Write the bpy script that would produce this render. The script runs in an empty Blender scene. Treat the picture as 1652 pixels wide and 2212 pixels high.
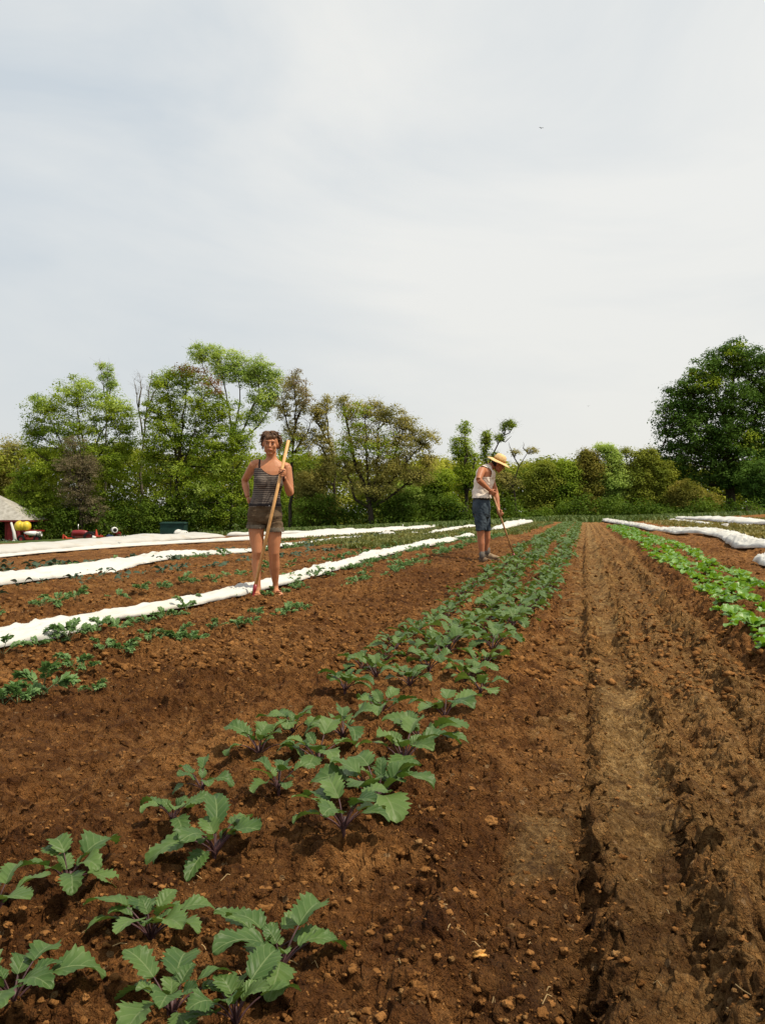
import bpy, math, random
import numpy as np
from mathutils import Vector, Matrix, Quaternion
R = math.radians
S = bpy.context.scene
C = S.collection
# ------------------------------------------------------------------ camera, world, sun, exposure
CAM_H = 0.83; TH = R(13.07); F = 1879.0; PX0 = 826.0; PY0 = 1106.0     # photo measured at 1652 x 2212
cam = bpy.data.objects.new('camera', bpy.data.cameras.new('camera')); C.objects.link(cam); S.camera = cam
cam.data.sensor_fit = 'VERTICAL'; cam.data.sensor_height = 24; cam.data.lens = 24 * F / 2212
cam.data.clip_start = 0.05; cam.data.clip_end = 12000
cam.location = (0, 0, CAM_H); cam.rotation_euler = (R(90), 0, TH)
S.render.resolution_x = 764; S.render.resolution_y = 1024
S.view_settings.view_transform = 'Standard'; S.view_settings.look = 'None'
S.view_settings.exposure = 0.0; S.view_settings.gamma = 1; S.view_settings.use_curve_mapping = False
SUN_EL = R(60); SUN_AZ = R(98)          # azimuth of the sun, clockwise from +Y (the row direction)
S.world = bpy.data.worlds.new('World'); S.world.use_nodes = True
wn = S.world.node_tree.nodes; wl = S.world.node_tree.links; wn.clear()
def nd(tree_nodes, t, **kw):
    n = tree_nodes.new(t)
    for k, v in kw.items(): setattr(n, k, v)
    return n
sky = nd(wn, 'ShaderNodeTexSky', sky_type='NISHITA', sun_disc=False, sun_elevation=SUN_EL, sun_rotation=SUN_AZ, dust_density=3.0, air_density=1.0)
bgs = nd(wn, 'ShaderNodeBackground'); bgs.inputs['Strength'].default_value = 0.10
wl.new(sky.outputs[0], bgs.inputs['Color'])
tc = nd(wn, 'ShaderNodeTexCoord')
mp = nd(wn, 'ShaderNodeMapping'); mp.inputs['Scale'].default_value = (1.0, 1.0, 2.6); mp.inputs['Rotation'].default_value = (0, R(12), R(20)); mp.inputs['Location'].default_value = (3.7, 1.2, 0.6)
nz = nd(wn, 'ShaderNodeTexNoise'); nz.inputs['Scale'].default_value = 1.9; nz.inputs['Detail'].default_value = 7; nz.inputs['Roughness'].default_value = 0.52; nz.inputs['Distortion'].default_value = 0.5
rp = nd(wn, 'ShaderNodeValToRGB'); rp.color_ramp.elements[0].position = 0.30; rp.color_ramp.elements[1].position = 0.66
rp.color_ramp.elements[0].color = (0.65, 0.715, 0.765, 1); rp.color_ramp.elements[1].color = (0.92, 0.92, 0.885, 1)
sep = nd(wn, 'ShaderNodeSeparateXYZ'); wl.new(tc.outputs['Generated'], sep.inputs[0])
# whiter towards the right of the field and near the horizon (thin high cloud is thickest there)
dt = nd(wn, 'ShaderNodeVectorMath', operation='DOT_PRODUCT'); wl.new(tc.outputs['Generated'], dt.inputs[0]); dt.inputs[1].default_value = (0.62, 0.22, 0.02)
ad = nd(wn, 'ShaderNodeMath', operation='MULTIPLY_ADD'); ad.inputs[1].default_value = 0.50
wl.new(tc.outputs['Generated'], mp.inputs[0]); wl.new(mp.outputs[0], nz.inputs['Vector'])
wl.new(dt.outputs['Value'], ad.inputs[0]); wl.new(nz.outputs['Fac'], ad.inputs[2]); wl.new(ad.outputs[0], rp.inputs['Fac'])
bgc = nd(wn, 'ShaderNodeBackground'); bgc.inputs['Strength'].default_value = 1.0
hm = nd(wn, 'ShaderNodeMapRange'); hm.inputs['From Min'].default_value = 0.0; hm.inputs['From Max'].default_value = 0.32; hm.inputs['To Min'].default_value = 0.62; hm.inputs['To Max'].default_value = 0.0
wl.new(sep.outputs['Z'], hm.inputs['Value'])
hx = nd(wn, 'ShaderNodeMix', data_type='RGBA'); wl.new(hm.outputs[0], hx.inputs[0]); wl.new(rp.outputs[0], hx.inputs[6]); hx.inputs[7].default_value = (0.86, 0.845, 0.79, 1)
wl.new(hx.outputs[2], bgc.inputs['Color'])
mx = nd(wn, 'ShaderNodeMixShader'); mx.inputs[0].default_value = 0.90
wl.new(bgs.outputs[0], mx.inputs[1]); wl.new(bgc.outputs[0], mx.inputs[2])
wo = nd(wn, 'ShaderNodeOutputWorld'); wl.new(mx.outputs[0], wo.inputs[0])
sun = bpy.data.objects.new('sun', bpy.data.lights.new('sun', 'SUN')); C.objects.link(sun)
sun.data.energy = 5.0; sun.data.angle = R(0.9); sun.data.color = (1.0, 0.89, 0.70)
sd = Vector((math.sin(SUN_AZ) * math.cos(SUN_EL), math.cos(SUN_AZ) * math.cos(SUN_EL), math.sin(SUN_EL)))
sun.rotation_euler = sd.to_track_quat('Z', 'Y').to_euler(); sun.location = (20, 20, 40)

# ------------------------------------------------------------------ helpers
def tag(o, label=None, cat=None, group=None, kind=None):
    if label: o['label'] = label
    if cat: o['category'] = cat
    if group: o['group'] = group
    if kind: o['kind'] = kind
    return o
def empty(name, loc, rz=0.0, label=None, cat=None, group=None):
    o = bpy.data.objects.new(name, None); C.objects.link(o); o.location = loc; o.rotation_euler = (0, 0, rz)
    o.empty_display_size = 0.1
    return tag(o, label, cat, group)
class MB:
    """collects vertices and faces, then links them as one mesh object"""
    def __init__(s): s.v = []; s.f = []; s.m = []; s.uv = []
    def add(s, vs, fs, mi=0, uvs=None):
        b = len(s.v); s.v.extend([tuple(p) for p in vs]); s.f.extend([tuple(i + b for i in f) for f in fs]); s.m.extend([mi] * len(fs))
        s.uv.extend(uvs if uvs is not None else [(0.0, 0.0)] * len(vs))
    def box(s, c, d, rot=None, mi=0):
        vs = [Vector((x * d[0] / 2, y * d[1] / 2, z * d[2] / 2)) for x in (-1, 1) for y in (-1, 1) for z in (-1, 1)]
        if rot is not None: vs = [rot @ p for p in vs]
        vs = [p + Vector(c) for p in vs]
        s.add(vs, [(0, 1, 3, 2), (4, 6, 7, 5), (0, 4, 5, 1), (2, 3, 7, 6), (0, 2, 6, 4), (1, 5, 7, 3)], mi)
    def tube(s, pts, rad, n=8, mi=0, caps=True, ref=None):
        """pts: centre line; rad: one radius, or (r_side, r_front) per point"""
        pts = [Vector(p) for p in pts]; m = len(pts)
        if not isinstance(rad, (list, tuple)): rad = [rad] * m
        rad = [r if isinstance(r, (list, tuple)) else (r, r) for r in rad]
        ref = Vector(ref) if ref is not None else None
        vs = []; prev = None
        for i, p in enumerate(pts):
            t = (pts[min(i + 1, m - 1)] - pts[max(i - 1, 0)])
            t = t.normalized() if t.length > 1e-9 else Vector((0, 0, 1))
            a = ref if ref is not None else (prev if prev is not None else (Vector((1, 0, 0)) if abs(t.x) < 0.8 else Vector((0, 1, 0))))
            u = (a - t * a.dot(t)); u = u.normalized() if u.length > 1e-6 else t.orthogonal().normalized()
            prev = u; w = t.cross(u)
            for k in range(n):
                an = 2 * math.pi * k / n
                vs.append(p + u * (math.cos(an) * rad[i][0]) + w * (math.sin(an) * rad[i][1]))
        fs = [(i * n + k, i * n + (k + 1) % n, (i + 1) * n + (k + 1) % n, (i + 1) * n + k) for i in range(m - 1) for k in range(n)]
        if caps: fs += [tuple(range(n - 1, -1, -1)), tuple((m - 1) * n + k for k in range(n))]
        uv = [(k / n, i / (m - 1)) for i in range(m) for k in range(n)]
        s.add(vs, fs, mi, uv)
    def ell(s, c, r, rot=None, nu=14, nv=10, mi=0):
        vs = [Vector((0, 0, r[2]))]
        for j in range(1, nv):
            a = math.pi * j / nv
            for k in range(nu):
                b = 2 * math.pi * k / nu
                vs.append(Vector((r[0] * math.sin(a) * math.cos(b), r[1] * math.sin(a) * math.sin(b), r[2] * math.cos(a))))
        vs.append(Vector((0, 0, -r[2])))
        if rot is not None: vs = [rot @ p for p in vs]
        vs = [p + Vector(c) for p in vs]
        fs = [(0, 1 + k, 1 + (k + 1) % nu) for k in range(nu)]
        for j in range(nv - 2):
            for k in range(nu): fs.append((1 + j * nu + k, 1 + (j + 1) * nu + k, 1 + (j + 1) * nu + (k + 1) % nu, 1 + j * nu + (k + 1) % nu))
        L = len(vs) - 1; b0 = 1 + (nv - 2) * nu
        fs += [(L, b0 + (k + 1) % nu, b0 + k) for k in range(nu)]
        s.add(vs, fs, mi)
    def lathe(s, prof, n=16, mi=0, M=None):
        """prof: (radius, height) list; closed with end caps; M places it"""
        vs = [Vector((r * math.cos(2 * math.pi * k / n), r * math.sin(2 * math.pi * k / n), z)) for r, z in prof for k in range(n)]
        if M is not None: vs = [M @ p for p in vs]
        m = len(prof)
        fs = [(i * n + k, i * n + (k + 1) % n, (i + 1) * n + (k + 1) % n, (i + 1) * n + k) for i in range(m - 1) for k in range(n)]
        fs += [tuple(range(n - 1, -1, -1)), tuple((m - 1) * n + k for k in range(n))]
        s.add(vs, fs, mi)
    def mesh(s, name, mats, smooth=False):
        me = bpy.data.meshes.new(name); me.from_pydata(s.v, [], s.f)
        for m in (mats if isinstance(mats, (list, tuple)) else [mats]): me.materials.append(m)
        me.polygons.foreach_set('material_index', s.m)
        if smooth: me.polygons.foreach_set('use_smooth', [True] * len(s.f))
        uvl = me.uv_layers.new(name='UVMap'); li = np.empty(len(me.loops), dtype=np.int32); me.loops.foreach_get('vertex_index', li)
        uvl.data.foreach_set('uv', np.array(s.uv, dtype=np.float32)[li].ravel())
        me.update(); return me
    def build(s, name, mats, parent=None, smooth=False):
        o = bpy.data.objects.new(name, s.mesh(name, mats, smooth)); C.objects.link(o)
        if parent is not None: o.parent = parent
        return o
def npmesh(name, v, f, mats, mi=None, smooth=False, uv=None):
    """fast mesh from arrays; f is (n,3) or (n,4)"""
    me = bpy.data.meshes.new(name); k = f.shape[1]
    me.vertices.add(len(v)); me.vertices.foreach_set('co', np.asarray(v, dtype=np.float32).ravel())
    me.loops.add(f.size); me.loops.foreach_set('vertex_index', f.astype(np.int32).ravel())
    me.polygons.add(len(f)); me.polygons.foreach_set('loop_start', np.arange(0, f.size, k, dtype=np.int32))
    for m in (mats if isinstance(mats, (list, tuple)) else [mats]): me.materials.append(m)
    if mi is not None: me.polygons.foreach_set('material_index', np.asarray(mi, dtype=np.int32))
    if smooth: me.polygons.foreach_set('use_smooth', np.ones(len(f), dtype=bool))
    if uv is not None:
        ul = me.uv_layers.new(name='UVMap'); ul.data.foreach_set('uv', np.asarray(uv, dtype=np.float32)[f.ravel()].ravel())
    me.update(calc_edges=True); return me
def link(name, me, parent=None, loc=(0, 0, 0), rz=0.0, sc=1.0):
    o = bpy.data.objects.new(name, me); C.objects.link(o); o.location = loc; o.rotation_euler = (0, 0, rz); o.scale = (sc, sc, sc)
    if parent is not None: o.parent = parent
    return o
def copy_thing(o, loc, rz, sc=1.0):
    c = o.copy(); C.objects.link(c); c.location = loc; c.rotation_euler = (0, 0, rz); c.scale = (sc, sc, sc)
    for ch in o.children:
        d = ch.copy(); C.objects.link(d); d.parent = c
    return c

# ------------------------------------------------------------------ numpy noise
def _h(ix, iy, seed):
    h = (ix.astype(np.int64) * 374761393 + iy.astype(np.int64) * 668265263 + seed * 1442695041) & 0xFFFFFFFF
    h = ((h ^ (h >> 13)) * 1274126177) & 0xFFFFFFFF
    h = ((h ^ (h >> 16)) * 2246822519) & 0xFFFFFFFF
    return ((h ^ (h >> 15)) & 0xFFFFFF).astype(np.float64) / 16777216.0
def vn(x, y, seed=0):
    ix = np.floor(x); iy = np.floor(y); fx = x - ix; fy = y - iy
    fx = fx * fx * (3 - 2 * fx); fy = fy * fy * (3 - 2 * fy)
    a = _h(ix, iy, seed); b = _h(ix + 1, iy, seed); c = _h(ix, iy + 1, seed); d = _h(ix + 1, iy + 1, seed)
    return (a + (b - a) * fx) * (1 - fy) + (c + (d - c) * fx) * fy
def fbm(x, y, seed=0, oc=4):
    t = 0; a = 0.5
    for i in range(oc): t = t + a * vn(x * 2 ** i, y * 2 ** i, seed + i * 17); a *= 0.5
    return t
def clods(x, y, s, seed, fill=0.75):
    """rounded lumps of random size scattered on cells of size s"""
    u = x / s; v = y / s; ix = np.floor(u); iy = np.floor(v); best = np.zeros_like(u)
    for dx in (-1, 0, 1):
        for dy in (-1, 0, 1):
            cx = ix + dx; cy = iy + dy
            px = cx + _h(cx, cy, seed); py = cy + _h(cx, cy, seed + 1); r = 0.35 + 0.5 * _h(cx, cy, seed + 2); on = _h(cx, cy, seed + 3) < fill
            d = ((u - px) ** 2 + (v - py) ** 2) / (r * r)
            best = np.maximum(best, np.where(on, np.sqrt(np.clip(1 - d, 0, 1)) * r, 0))
    return best * s
def ss(a, b, x):
    t = np.clip((x - a) / (b - a), 0, 1); return t * t * (3 - 2 * t)
# ------------------------------------------------------------------ the lie of the land
def gz(X, Y):
    X = np.asarray(X, dtype=float); Y = np.asarray(Y, dtype=float)
    s = ss(6, 20, Y)
    g = 0.15 * ss(-4.2, -2.2, X) - 0.05 * np.clip(-X - 4, 0, 6) - 0.04 * np.clip(-X - 10, 0, 10) - 0.042 * np.clip(-X - 20, 0, 60) + 0.036 * np.clip(X - 4, 0, 40)
    return s * g
def tri(x, c, w): return np.clip(1 - np.abs(x - c) / w, 0, 1)
def bed(X, Y):
    """beds, furrows and the tractor track, cut across the rows"""
    wob = 0.05 * (vn(Y * 0.8, Y * 0 + 3.3, 5) - 0.5) + 0.16 * (vn(Y * 0.12, Y * 0 + 1.3, 6) - 0.5) * ss(3, 12, Y)
    x = X + wob + 0.07 * (fbm(X * 3 + 9, Y * 3, 7, 3) - .5)
    z = -0.055 * ss(-0.40, -0.10, x) * (1 - ss(0.96, 1.16, x))
    m1 = 0.15 + 1.5 * vn(Y * 1.7, Y * 0 + 8.1, 15); m2 = 0.1 + 1.5 * vn(Y * 1.3, Y * 0 + 2.1, 16); x2 = x + 0.05 * (fbm(Y * 2.3 + 5, X * 4, 18, 2) - .5)
    z = z - 0.026 * tri(x2, -0.01, 0.05) * m1 + 0.03 * tri(x2, 0.055, 0.06) * m2
    z = z - 0.015 * ss(0.06, 0.13, x2) * (1 - ss(0.18, 0.25, x2)) + 0.04 * tri(x2, 0.28, 0.09) * m2 - 0.035 * tri(x2, 0.40, 0.08) * m1
    z = z - 0.055 * tri(x, 0.94, 0.11) * (0.4 + 1.0 * vn(Y * 1.9, Y * 0 + 4.4, 19)) + 0.02 * tri(x, 0.72, 0.12)
    m3 = 0.2 + 1.3 * vn(Y * 2.1, Y * 0 + 6.1, 23)
    z = z + 0.03 * tri(x2, 0.52, 0.07) * m3 - 0.028 * tri(x2, 0.62, 0.06) * m1 + 0.03 * tri(x2, 0.76, 0.08) * m2 - 0.02 * tri(x2, -0.24, 0.06) * m3 + 0.02 * tri(x2, -0.32, 0.06) * m2
    z = z + 0.018 * tri(x, 1.16, 0.12)
    z = z - 0.05 * tri(x, -1.62, 0.22) - 0.05 * tri(x, 2.75, 0.35) - 0.07 * tri(x, -3.75, 0.4) - 0.05 * tri(x, -6.8, 0.5) + 0.03 * tri(x, -5.6, 0.8)
    z = z - 0.05 * tri(x, 5.2, 0.5) - 0.05 * tri(x, -10.6, 0.5) + 0.05 * tri(x, 4.0, .5)
    z = z - 0.05 * np.exp(-((X - .02) ** 2 + (Y - 1.72) ** 2) / 0.010)
    for hx_, hy_, hs_ in ((-.13, 2.75, .004), (.30, 3.4, .005), (.62, 3.1, .004), (.17, 4.6, .006), (-.25, 3.9, .004), (.5, 5.2, .007), (-1.75, 3.4, .008), (-2.2, 4.4, .008), (-.3, 2.2, .003), (.45, 2.3, .004)): z = z - 0.035 * np.exp(-((X - hx_) ** 2 + (Y - hy_) ** 2 * .6) / hs_)
    return z
def field_mask(X, Y):
    """1 where tilled soil, 0 where grass"""
    n = 3.0 * (fbm(X * 0.3, Y * 0.3, 31) - 0.5)
    far = np.where(X > 2, 62 + np.clip(X - 2, 0, 14) * 2.0, 62) + np.where(X < -8, np.clip(-X - 8, 0, 30) * 0.15, 0)
    return 1 - ss(-1.5, 1.5, Y - far + n) * 1.0
def gh(X, Y): return gz(X, Y) + bed(X, Y) * (1 - ss(40, 60, np.asarray(Y, dtype=float)) * 0.5)
def ghs(X, Y): return float(gh(np.array([X], dtype=float), np.array([Y], dtype=float))[0])
CT, ST = math.cos(TH), math.sin(TH)
def at(px, py, D):
    """the world point seen at this pixel of the photo, D metres ahead"""
    c = D * (px - PX0) / F
    return Vector((c * CT - D * ST, c * ST + D * CT, CAM_H - (py - PY0) * D / F))
def gp(px, py):
    """the ground point seen at this pixel of the photo"""
    lo, hi = 0.6, 400.0; D = 0.6
    while D < 260:
        p = at(px, py, D)
        if p.z < float(gz(p.x, p.y)):
            lo, hi = D * 0.98, D
            for _ in range(12):
                m = (lo + hi) / 2; q = at(px, py, m)
                if q.z < float(gz(q.x, q.y)): hi = m
                else: lo = m
            break
        D *= 1.02
    p = at(px, py, hi if hi < 399 else D); p.z = ghs(p.x, p.y); return p
def depth(p): return -p.x * ST + p.y * CT
# ------------------------------------------------------------------ materials
def mat(name, col, rough=0.7, spec=0.3, var=0.0, scale=8.0, bump=0.0, bscale=60.0, trans=0.0, col2=None, metal=0.0, sss=0.0, coord='Object', detail=4, sheen=0.0):
    m = bpy.data.materials.new(name); m.use_nodes = True; n = m.node_tree.nodes; l = m.node_tree.links
    b = n['Principled BSDF']; b.inputs['Base Color'].default_value = (*col, 1); b.inputs['Roughness'].default_value = rough
    b.inputs['Specular IOR Level'].default_value = spec; b.inputs['Metallic'].default_value = metal
    if sss: b.inputs['Subsurface Weight'].default_value = sss; b.inputs['Subsurface Scale'].default_value = 0.01
    if sheen: b.inputs['Sheen Weight'].default_value = sheen
    t = nd(n, 'ShaderNodeTexCoord'); colout = None
    if var or col2:
        z = nd(n, 'ShaderNodeTexNoise'); z.inputs['Scale'].default_value = scale; z.inputs['Detail'].default_value = detail; l.new(t.outputs[coord], z.inputs['Vector'])
        r = nd(n, 'ShaderNodeValToRGB'); r.color_ramp.elements[0].position = 0.34; r.color_ramp.elements[1].position = 0.66
        c2 = col2 if col2 else tuple(min(1, c * (1 + var)) for c in col); c1 = col if col2 else tuple(c * (1 - var) for c in col)
        r.color_ramp.elements[0].color = (*c1, 1); r.color_ramp.elements[1].color = (*c2, 1)
        l.new(z.outputs['Fac'], r.inputs[0]); l.new(r.outputs[0], b.inputs['Base Color']); colout = r.outputs[0]
    if bump:
        z2 = nd(n, 'ShaderNodeTexNoise'); z2.inputs['Scale'].default_value = bscale; z2.inputs['Detail'].default_value = 5; l.new(t.outputs[coord], z2.inputs['Vector'])
        bp = nd(n, 'ShaderNodeBump'); bp.inputs['Strength'].default_value = bump; bp.inputs['Distance'].default_value = 0.02
        l.new(z2.outputs['Fac'], bp.inputs['Height']); l.new(bp.outputs[0], b.inputs['Normal'])
    if trans:
        tr = nd(n, 'ShaderNodeBsdfTranslucent'); mxs = nd(n, 'ShaderNodeMixShader'); mxs.inputs[0].default_value = trans
        if colout is not None:
            hs = nd(n, 'ShaderNodeHueSaturation'); hs.inputs['Value'].default_value = 1.5; hs.inputs['Saturation'].default_value = 1.1; l.new(colout, hs.inputs['Color']); l.new(hs.outputs[0], tr.inputs['Color'])
        else: tr.inputs['Color'].default_value = (*[min(1, c * 1.5) for c in col], 1)
        l.new(b.outputs[0], mxs.inputs[1]); l.new(tr.outputs[0], mxs.inputs[2]); l.new(mxs.outputs[0], n['Material Output'].inputs['Surface'])
    return m
def leaf_mat(name, col, col2, vein, nv=5.0, back=None, trans=0.25, rough=0.5, spec=0.4):
    """broad leaf with a pale midrib and side veins drawn from its own UVs"""
    m = bpy.data.materials.new(name); m.use_nodes = True; n = m.node_tree.nodes; l = m.node_tree.links
    b = n['Principled BSDF']; b.inputs['Roughness'].default_value = rough; b.inputs['Specular IOR Level'].default_value = spec
    t = nd(n, 'ShaderNodeTexCoord'); sp = nd(n, 'ShaderNodeSeparateXYZ'); l.new(t.outputs['UV'], sp.inputs[0])
    def M(op, a, bb=None, c=None):
        q = nd(n, 'ShaderNodeMath', operation=op)
        for i, v in enumerate((a, bb, c)):
            if v is None: continue
            if isinstance(v, (int, float)): q.inputs[i].default_value = v
            else: l.new(v, q.inputs[i])
        return q.outputs[0]
    du = M('ABSOLUTE', M('SUBTRACT', sp.outputs['X'], 0.5))
    ph = M('FRACT', M('SUBTRACT', M('MULTIPLY', sp.outputs['Y'], nv), M('MULTIPLY', du, 3.0)))
    side = M('LESS_THAN', M('ABSOLUTE', M('SUBTRACT', ph, 0.5)), 0.055)
    mid = M('LESS_THAN', du, 0.022)
    vm = M('MAXIMUM', M('MULTIPLY', side, 0.45), M('MULTIPLY', mid, 0.9))
    z = nd(n, 'ShaderNodeTexNoise'); z.inputs['Scale'].default_value = 14; z.inputs['Detail'].default_value = 4; l.new(t.outputs['Object'], z.inputs['Vector'])
    oi = nd(n, 'ShaderNodeObjectInfo'); ra = M('ADD', M('MULTIPLY', z.outputs['Fac'], 0.75), M('MULTIPLY', oi.outputs['Random'], 0.45))
    r = nd(n, 'ShaderNodeValToRGB'); r.color_ramp.elements[0].position = 0.3; r.color_ramp.elements[1].position = 0.8
    r.color_ramp.elements[0].color = (*col, 1); r.color_ramp.elements[1].color = (*col2, 1); l.new(ra, r.inputs[0])
    mc = nd(n, 'ShaderNodeMix', data_type='RGBA'); l.new(vm, mc.inputs[0]); l.new(r.outputs[0], mc.inputs[6]); mc.inputs[7].default_value = (*vein, 1)
    l.new(mc.outputs[2], b.inputs['Base Color'])
    bp = nd(n, 'ShaderNodeBump'); bp.inputs['Strength'].default_value = 0.5; bp.inputs['Distance'].default_value = 0.004
    l.new(M('ADD', M('ABSOLUTE', M('SUBTRACT', ph, 0.5)), M('MULTIPLY', z.outputs['Fac'], 1.0)), bp.inputs['Height']); l.new(bp.outputs[0], b.inputs['Normal'])
    tr = nd(n, 'ShaderNodeBsdfTranslucent'); hs = nd(n, 'ShaderNodeHueSaturation'); hs.inputs['Value'].default_value = 1.5; hs.inputs['Saturation'].default_value = 1.15; hs.inputs['Hue'].default_value = 0.48
    l.new(r.outputs[0], hs.inputs['Color']); l.new(hs.outputs[0], tr.inputs['Color'])
    mxs = nd(n, 'ShaderNodeMixShader'); mxs.inputs[0].default_value = trans; l.new(b.outputs[0], mxs.inputs[1]); l.new(tr.outputs[0], mxs.inputs[2])
    l.new(mxs.outputs[0], n['Material Output'].inputs['Surface']); return m
M_kale = leaf_mat('kale_leaf', (0.036, 0.082, 0.018), (0.100, 0.165, 0.042), (0.150, 0.200, 0.080), trans=0.25, rough=0.48, spec=0.28)
M_purple = mat('purple_stem', (0.070, 0.034, 0.036), 0.5, 0.3, var=0.4, scale=30)
M_curly = mat('curly_leaf', (0.085, 0.160, 0.045), 0.55, 0.3, col2=(0.17, 0.28, 0.10), scale=18, trans=0.25)
M_gstem = mat('green_stem', (0.12, 0.16, 0.07), 0.5, 0.3, var=0.3, scale=30)
M_cabb = mat('cabbage_leaf', (0.030, 0.056, 0.032), 0.6, 0.2, col2=(0.060, 0.095, 0.056), scale=12, trans=0.12)
M_lett = leaf_mat('lettuce_leaf', (0.085, 0.20, 0.025), (0.17, 0.32, 0.06), (0.30, 0.42, 0.16), trans=0.30, rough=0.42, spec=0.5)
M_weed = mat('weed_leaf', (0.075, 0.095, 0.022), 0.6, 0.2, col2=(0.18, 0.18, 0.05), scale=1.2, trans=0.25, coord='Object')
M_grass = mat('grass_blade', (0.045, 0.085, 0.018), 0.6, 0.2, col2=(0.12, 0.15, 0.04), scale=0.6, trans=0.2)
M_wood = mat('pale_wood', (0.62, 0.34, 0.13), 0.5, 0.4, var=0.14, scale=20, bump=0.1)
M_redp = mat('red_paint', (0.21, 0.012, 0.014), 0.4, 0.5, var=0.25, scale=12)
M_rust = mat('worn_red_steel', (0.30, 0.045, 0.03), 0.55, 0.4, col2=(0.16, 0.07, 0.04), scale=9)
M_steel = mat('worn_steel', (0.30, 0.29, 0.27), 0.45, 0.5, var=0.3, scale=10, metal=0.5)
M_black = mat('black_rubber', (0.015, 0.015, 0.016), 0.8, 0.2, var=0.3)
def ground_mat():
    m = bpy.data.materials.new('field_soil'); m.use_nodes = True; n = m.node_tree.nodes; l = m.node_tree.links
    b = n['Principled BSDF']; b.inputs['Roughness'].default_value = 0.92; b.inputs['Specular IOR Level'].default_value = 0.12
    t = nd(n, 'ShaderNodeTexCoord')
    def noise(sc, det=5, ro=0.55):
        z = nd(n, 'ShaderNodeTexNoise'); z.inputs['Scale'].default_value = sc; z.inputs['Detail'].default_value = det; z.inputs['Roughness'].default_value = ro
        l.new(t.outputs['Object'], z.inputs['Vector']); return z.outputs['Fac']
    def ramp(f, stops):
        r = nd(n, 'ShaderNodeValToRGB'); e = r.color_ramp.elements
        while len(e) < len(stops): e.new(0.5)
        for i, (p, c) in enumerate(stops): e[i].position = p; e[i].color = (*c, 1)
        l.new(f, r.inputs[0]); return r.outputs[0]
    def mixc(f, a, c, mode='MIX'):
        x = nd(n, 'ShaderNodeMix', data_type='RGBA', blend_type=mode)
        if isinstance(f, float): x.inputs[0].default_value = f
        else: l.new(f, x.inputs[0])
        for i, v in ((6, a), (7, c)):
            if isinstance(v, tuple): x.inputs[i].default_value = (*v, 1)
            else: l.new(v, x.inputs[i])
        return x.outputs[2]
    def attr(nm): a = nd(n, 'ShaderNodeAttribute'); a.attribute_name = nm; return a.outputs['Fac']
    A_ = ramp(noise(19, 8, 0.72), [(0.30, (0.115, 0.047, 0.013)), (0.45, (0.27, 0.120, 0.035)), (0.60, (0.43, 0.21, 0.070)), (0.78, (0.58, 0.33, 0.14))])
    B_ = ramp(noise(1.3, 4), [(0.35, (0.70, 0.64, 0.60)), (0.62, (1.0, 1.0, 1.0))])
    base = mixc(1.0, A_, B_, 'MULTIPLY')
    Tk = ramp(noise(40, 6, 0.6), [(0.30, (0.15, 0.078, 0.024)), (0.5, (0.32, 0.185, 0.066)), (0.70, (0.56, 0.36, 0.155))])
    base = mixc(attr('track'), base, Tk)
    Cc = ramp(noise(6.5, 6, 0.75), [(0.38, (0.50, 0.44, 0.40)), (0.52, (1.0, 1.0, 1.0)), (0.66, (1.30, 1.27, 1.22))]); base = mixc(1.0, base, Cc, 'MULTIPLY')
    moist_and_shade = mixc(1.0, base, (0.52, 0.47, 0.43), 'MULTIPLY'); base = mixc(attr('moist_and_shade'), base, moist_and_shade)  # darker tint for damp patches and for shade painted into the foreground soil
    v = nd(n, 'ShaderNodeTexVoronoi'); v.inputs['Scale'].default_value = 34; l.new(t.outputs['Object'], v.inputs['Vector'])
    w = nd(n, 'ShaderNodeTexWhiteNoise'); l.new(v.outputs['Position'], w.inputs['Vector'])
    g1 = nd(n, 'ShaderNodeMath', operation='GREATER_THAN'); l.new(w.outputs['Value'], g1.inputs[0]); g1.inputs[1].default_value = 0.93
    g2 = nd(n, 'ShaderNodeMath', operation='LESS_THAN'); l.new(v.outputs['Distance'], g2.inputs[0]); g2.inputs[1].default_value = 0.28
    g3 = nd(n, 'ShaderNodeMath', operation='MULTIPLY'); l.new(g1.outputs[0], g3.inputs[0]); l.new(g2.outputs[0], g3.inputs[1])
    base = mixc(g3.outputs[0], base, (0.32, 0.19, 0.09))
    G = ramp(noise(0.7, 6, 0.7), [(0.35, (0.045, 0.075, 0.018)), (0.55, (0.075, 0.11, 0.028)), (0.72, (0.15, 0.14, 0.05))])
    base = mixc(attr('grassy'), base, G); l.new(base, b.inputs['Base Color'])
    bp = nd(n, 'ShaderNodeBump'); bp.inputs['Strength'].default_value = 1.0; bp.inputs['Distance'].default_value = 0.05
    ha = nd(n, 'ShaderNodeMath', operation='ADD'); l.new(noise(13, 8, 0.74), ha.inputs[0]); h2 = nd(n, 'ShaderNodeMath', operation='MULTIPLY'); l.new(noise(70, 6, 0.7), h2.inputs[0]); h2.inputs[1].default_value = 0.7; v2 = nd(n, 'ShaderNodeTexVoronoi'); v2.inputs['Scale'].default_value = 85; v2.inputs['Detail'].default_value = 2; v2.inputs['Roughness'].default_value = 0.6; l.new(t.outputs['Object'], v2.inputs['Vector']); h3 = nd(n, 'ShaderNodeMath', operation='MULTIPLY_ADD'); l.new(v2.outputs['Distance'], h3.inputs[0]); h3.inputs[1].default_value = -0.4; l.new(h2.outputs[0], h3.inputs[2]); l.new(h3.outputs[0], ha.inputs[1]); l.new(ha.outputs[0], bp.inputs['Height']); l.new(bp.outputs[0], b.inputs['Normal'])
    return m
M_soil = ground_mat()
M_clod = mat('soil_clod', (0.10, 0.042, 0.012), 0.95, 0.05, col2=(0.30, 0.142, 0.047), scale=19, bump=1.0, bscale=70, detail=8)
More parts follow.
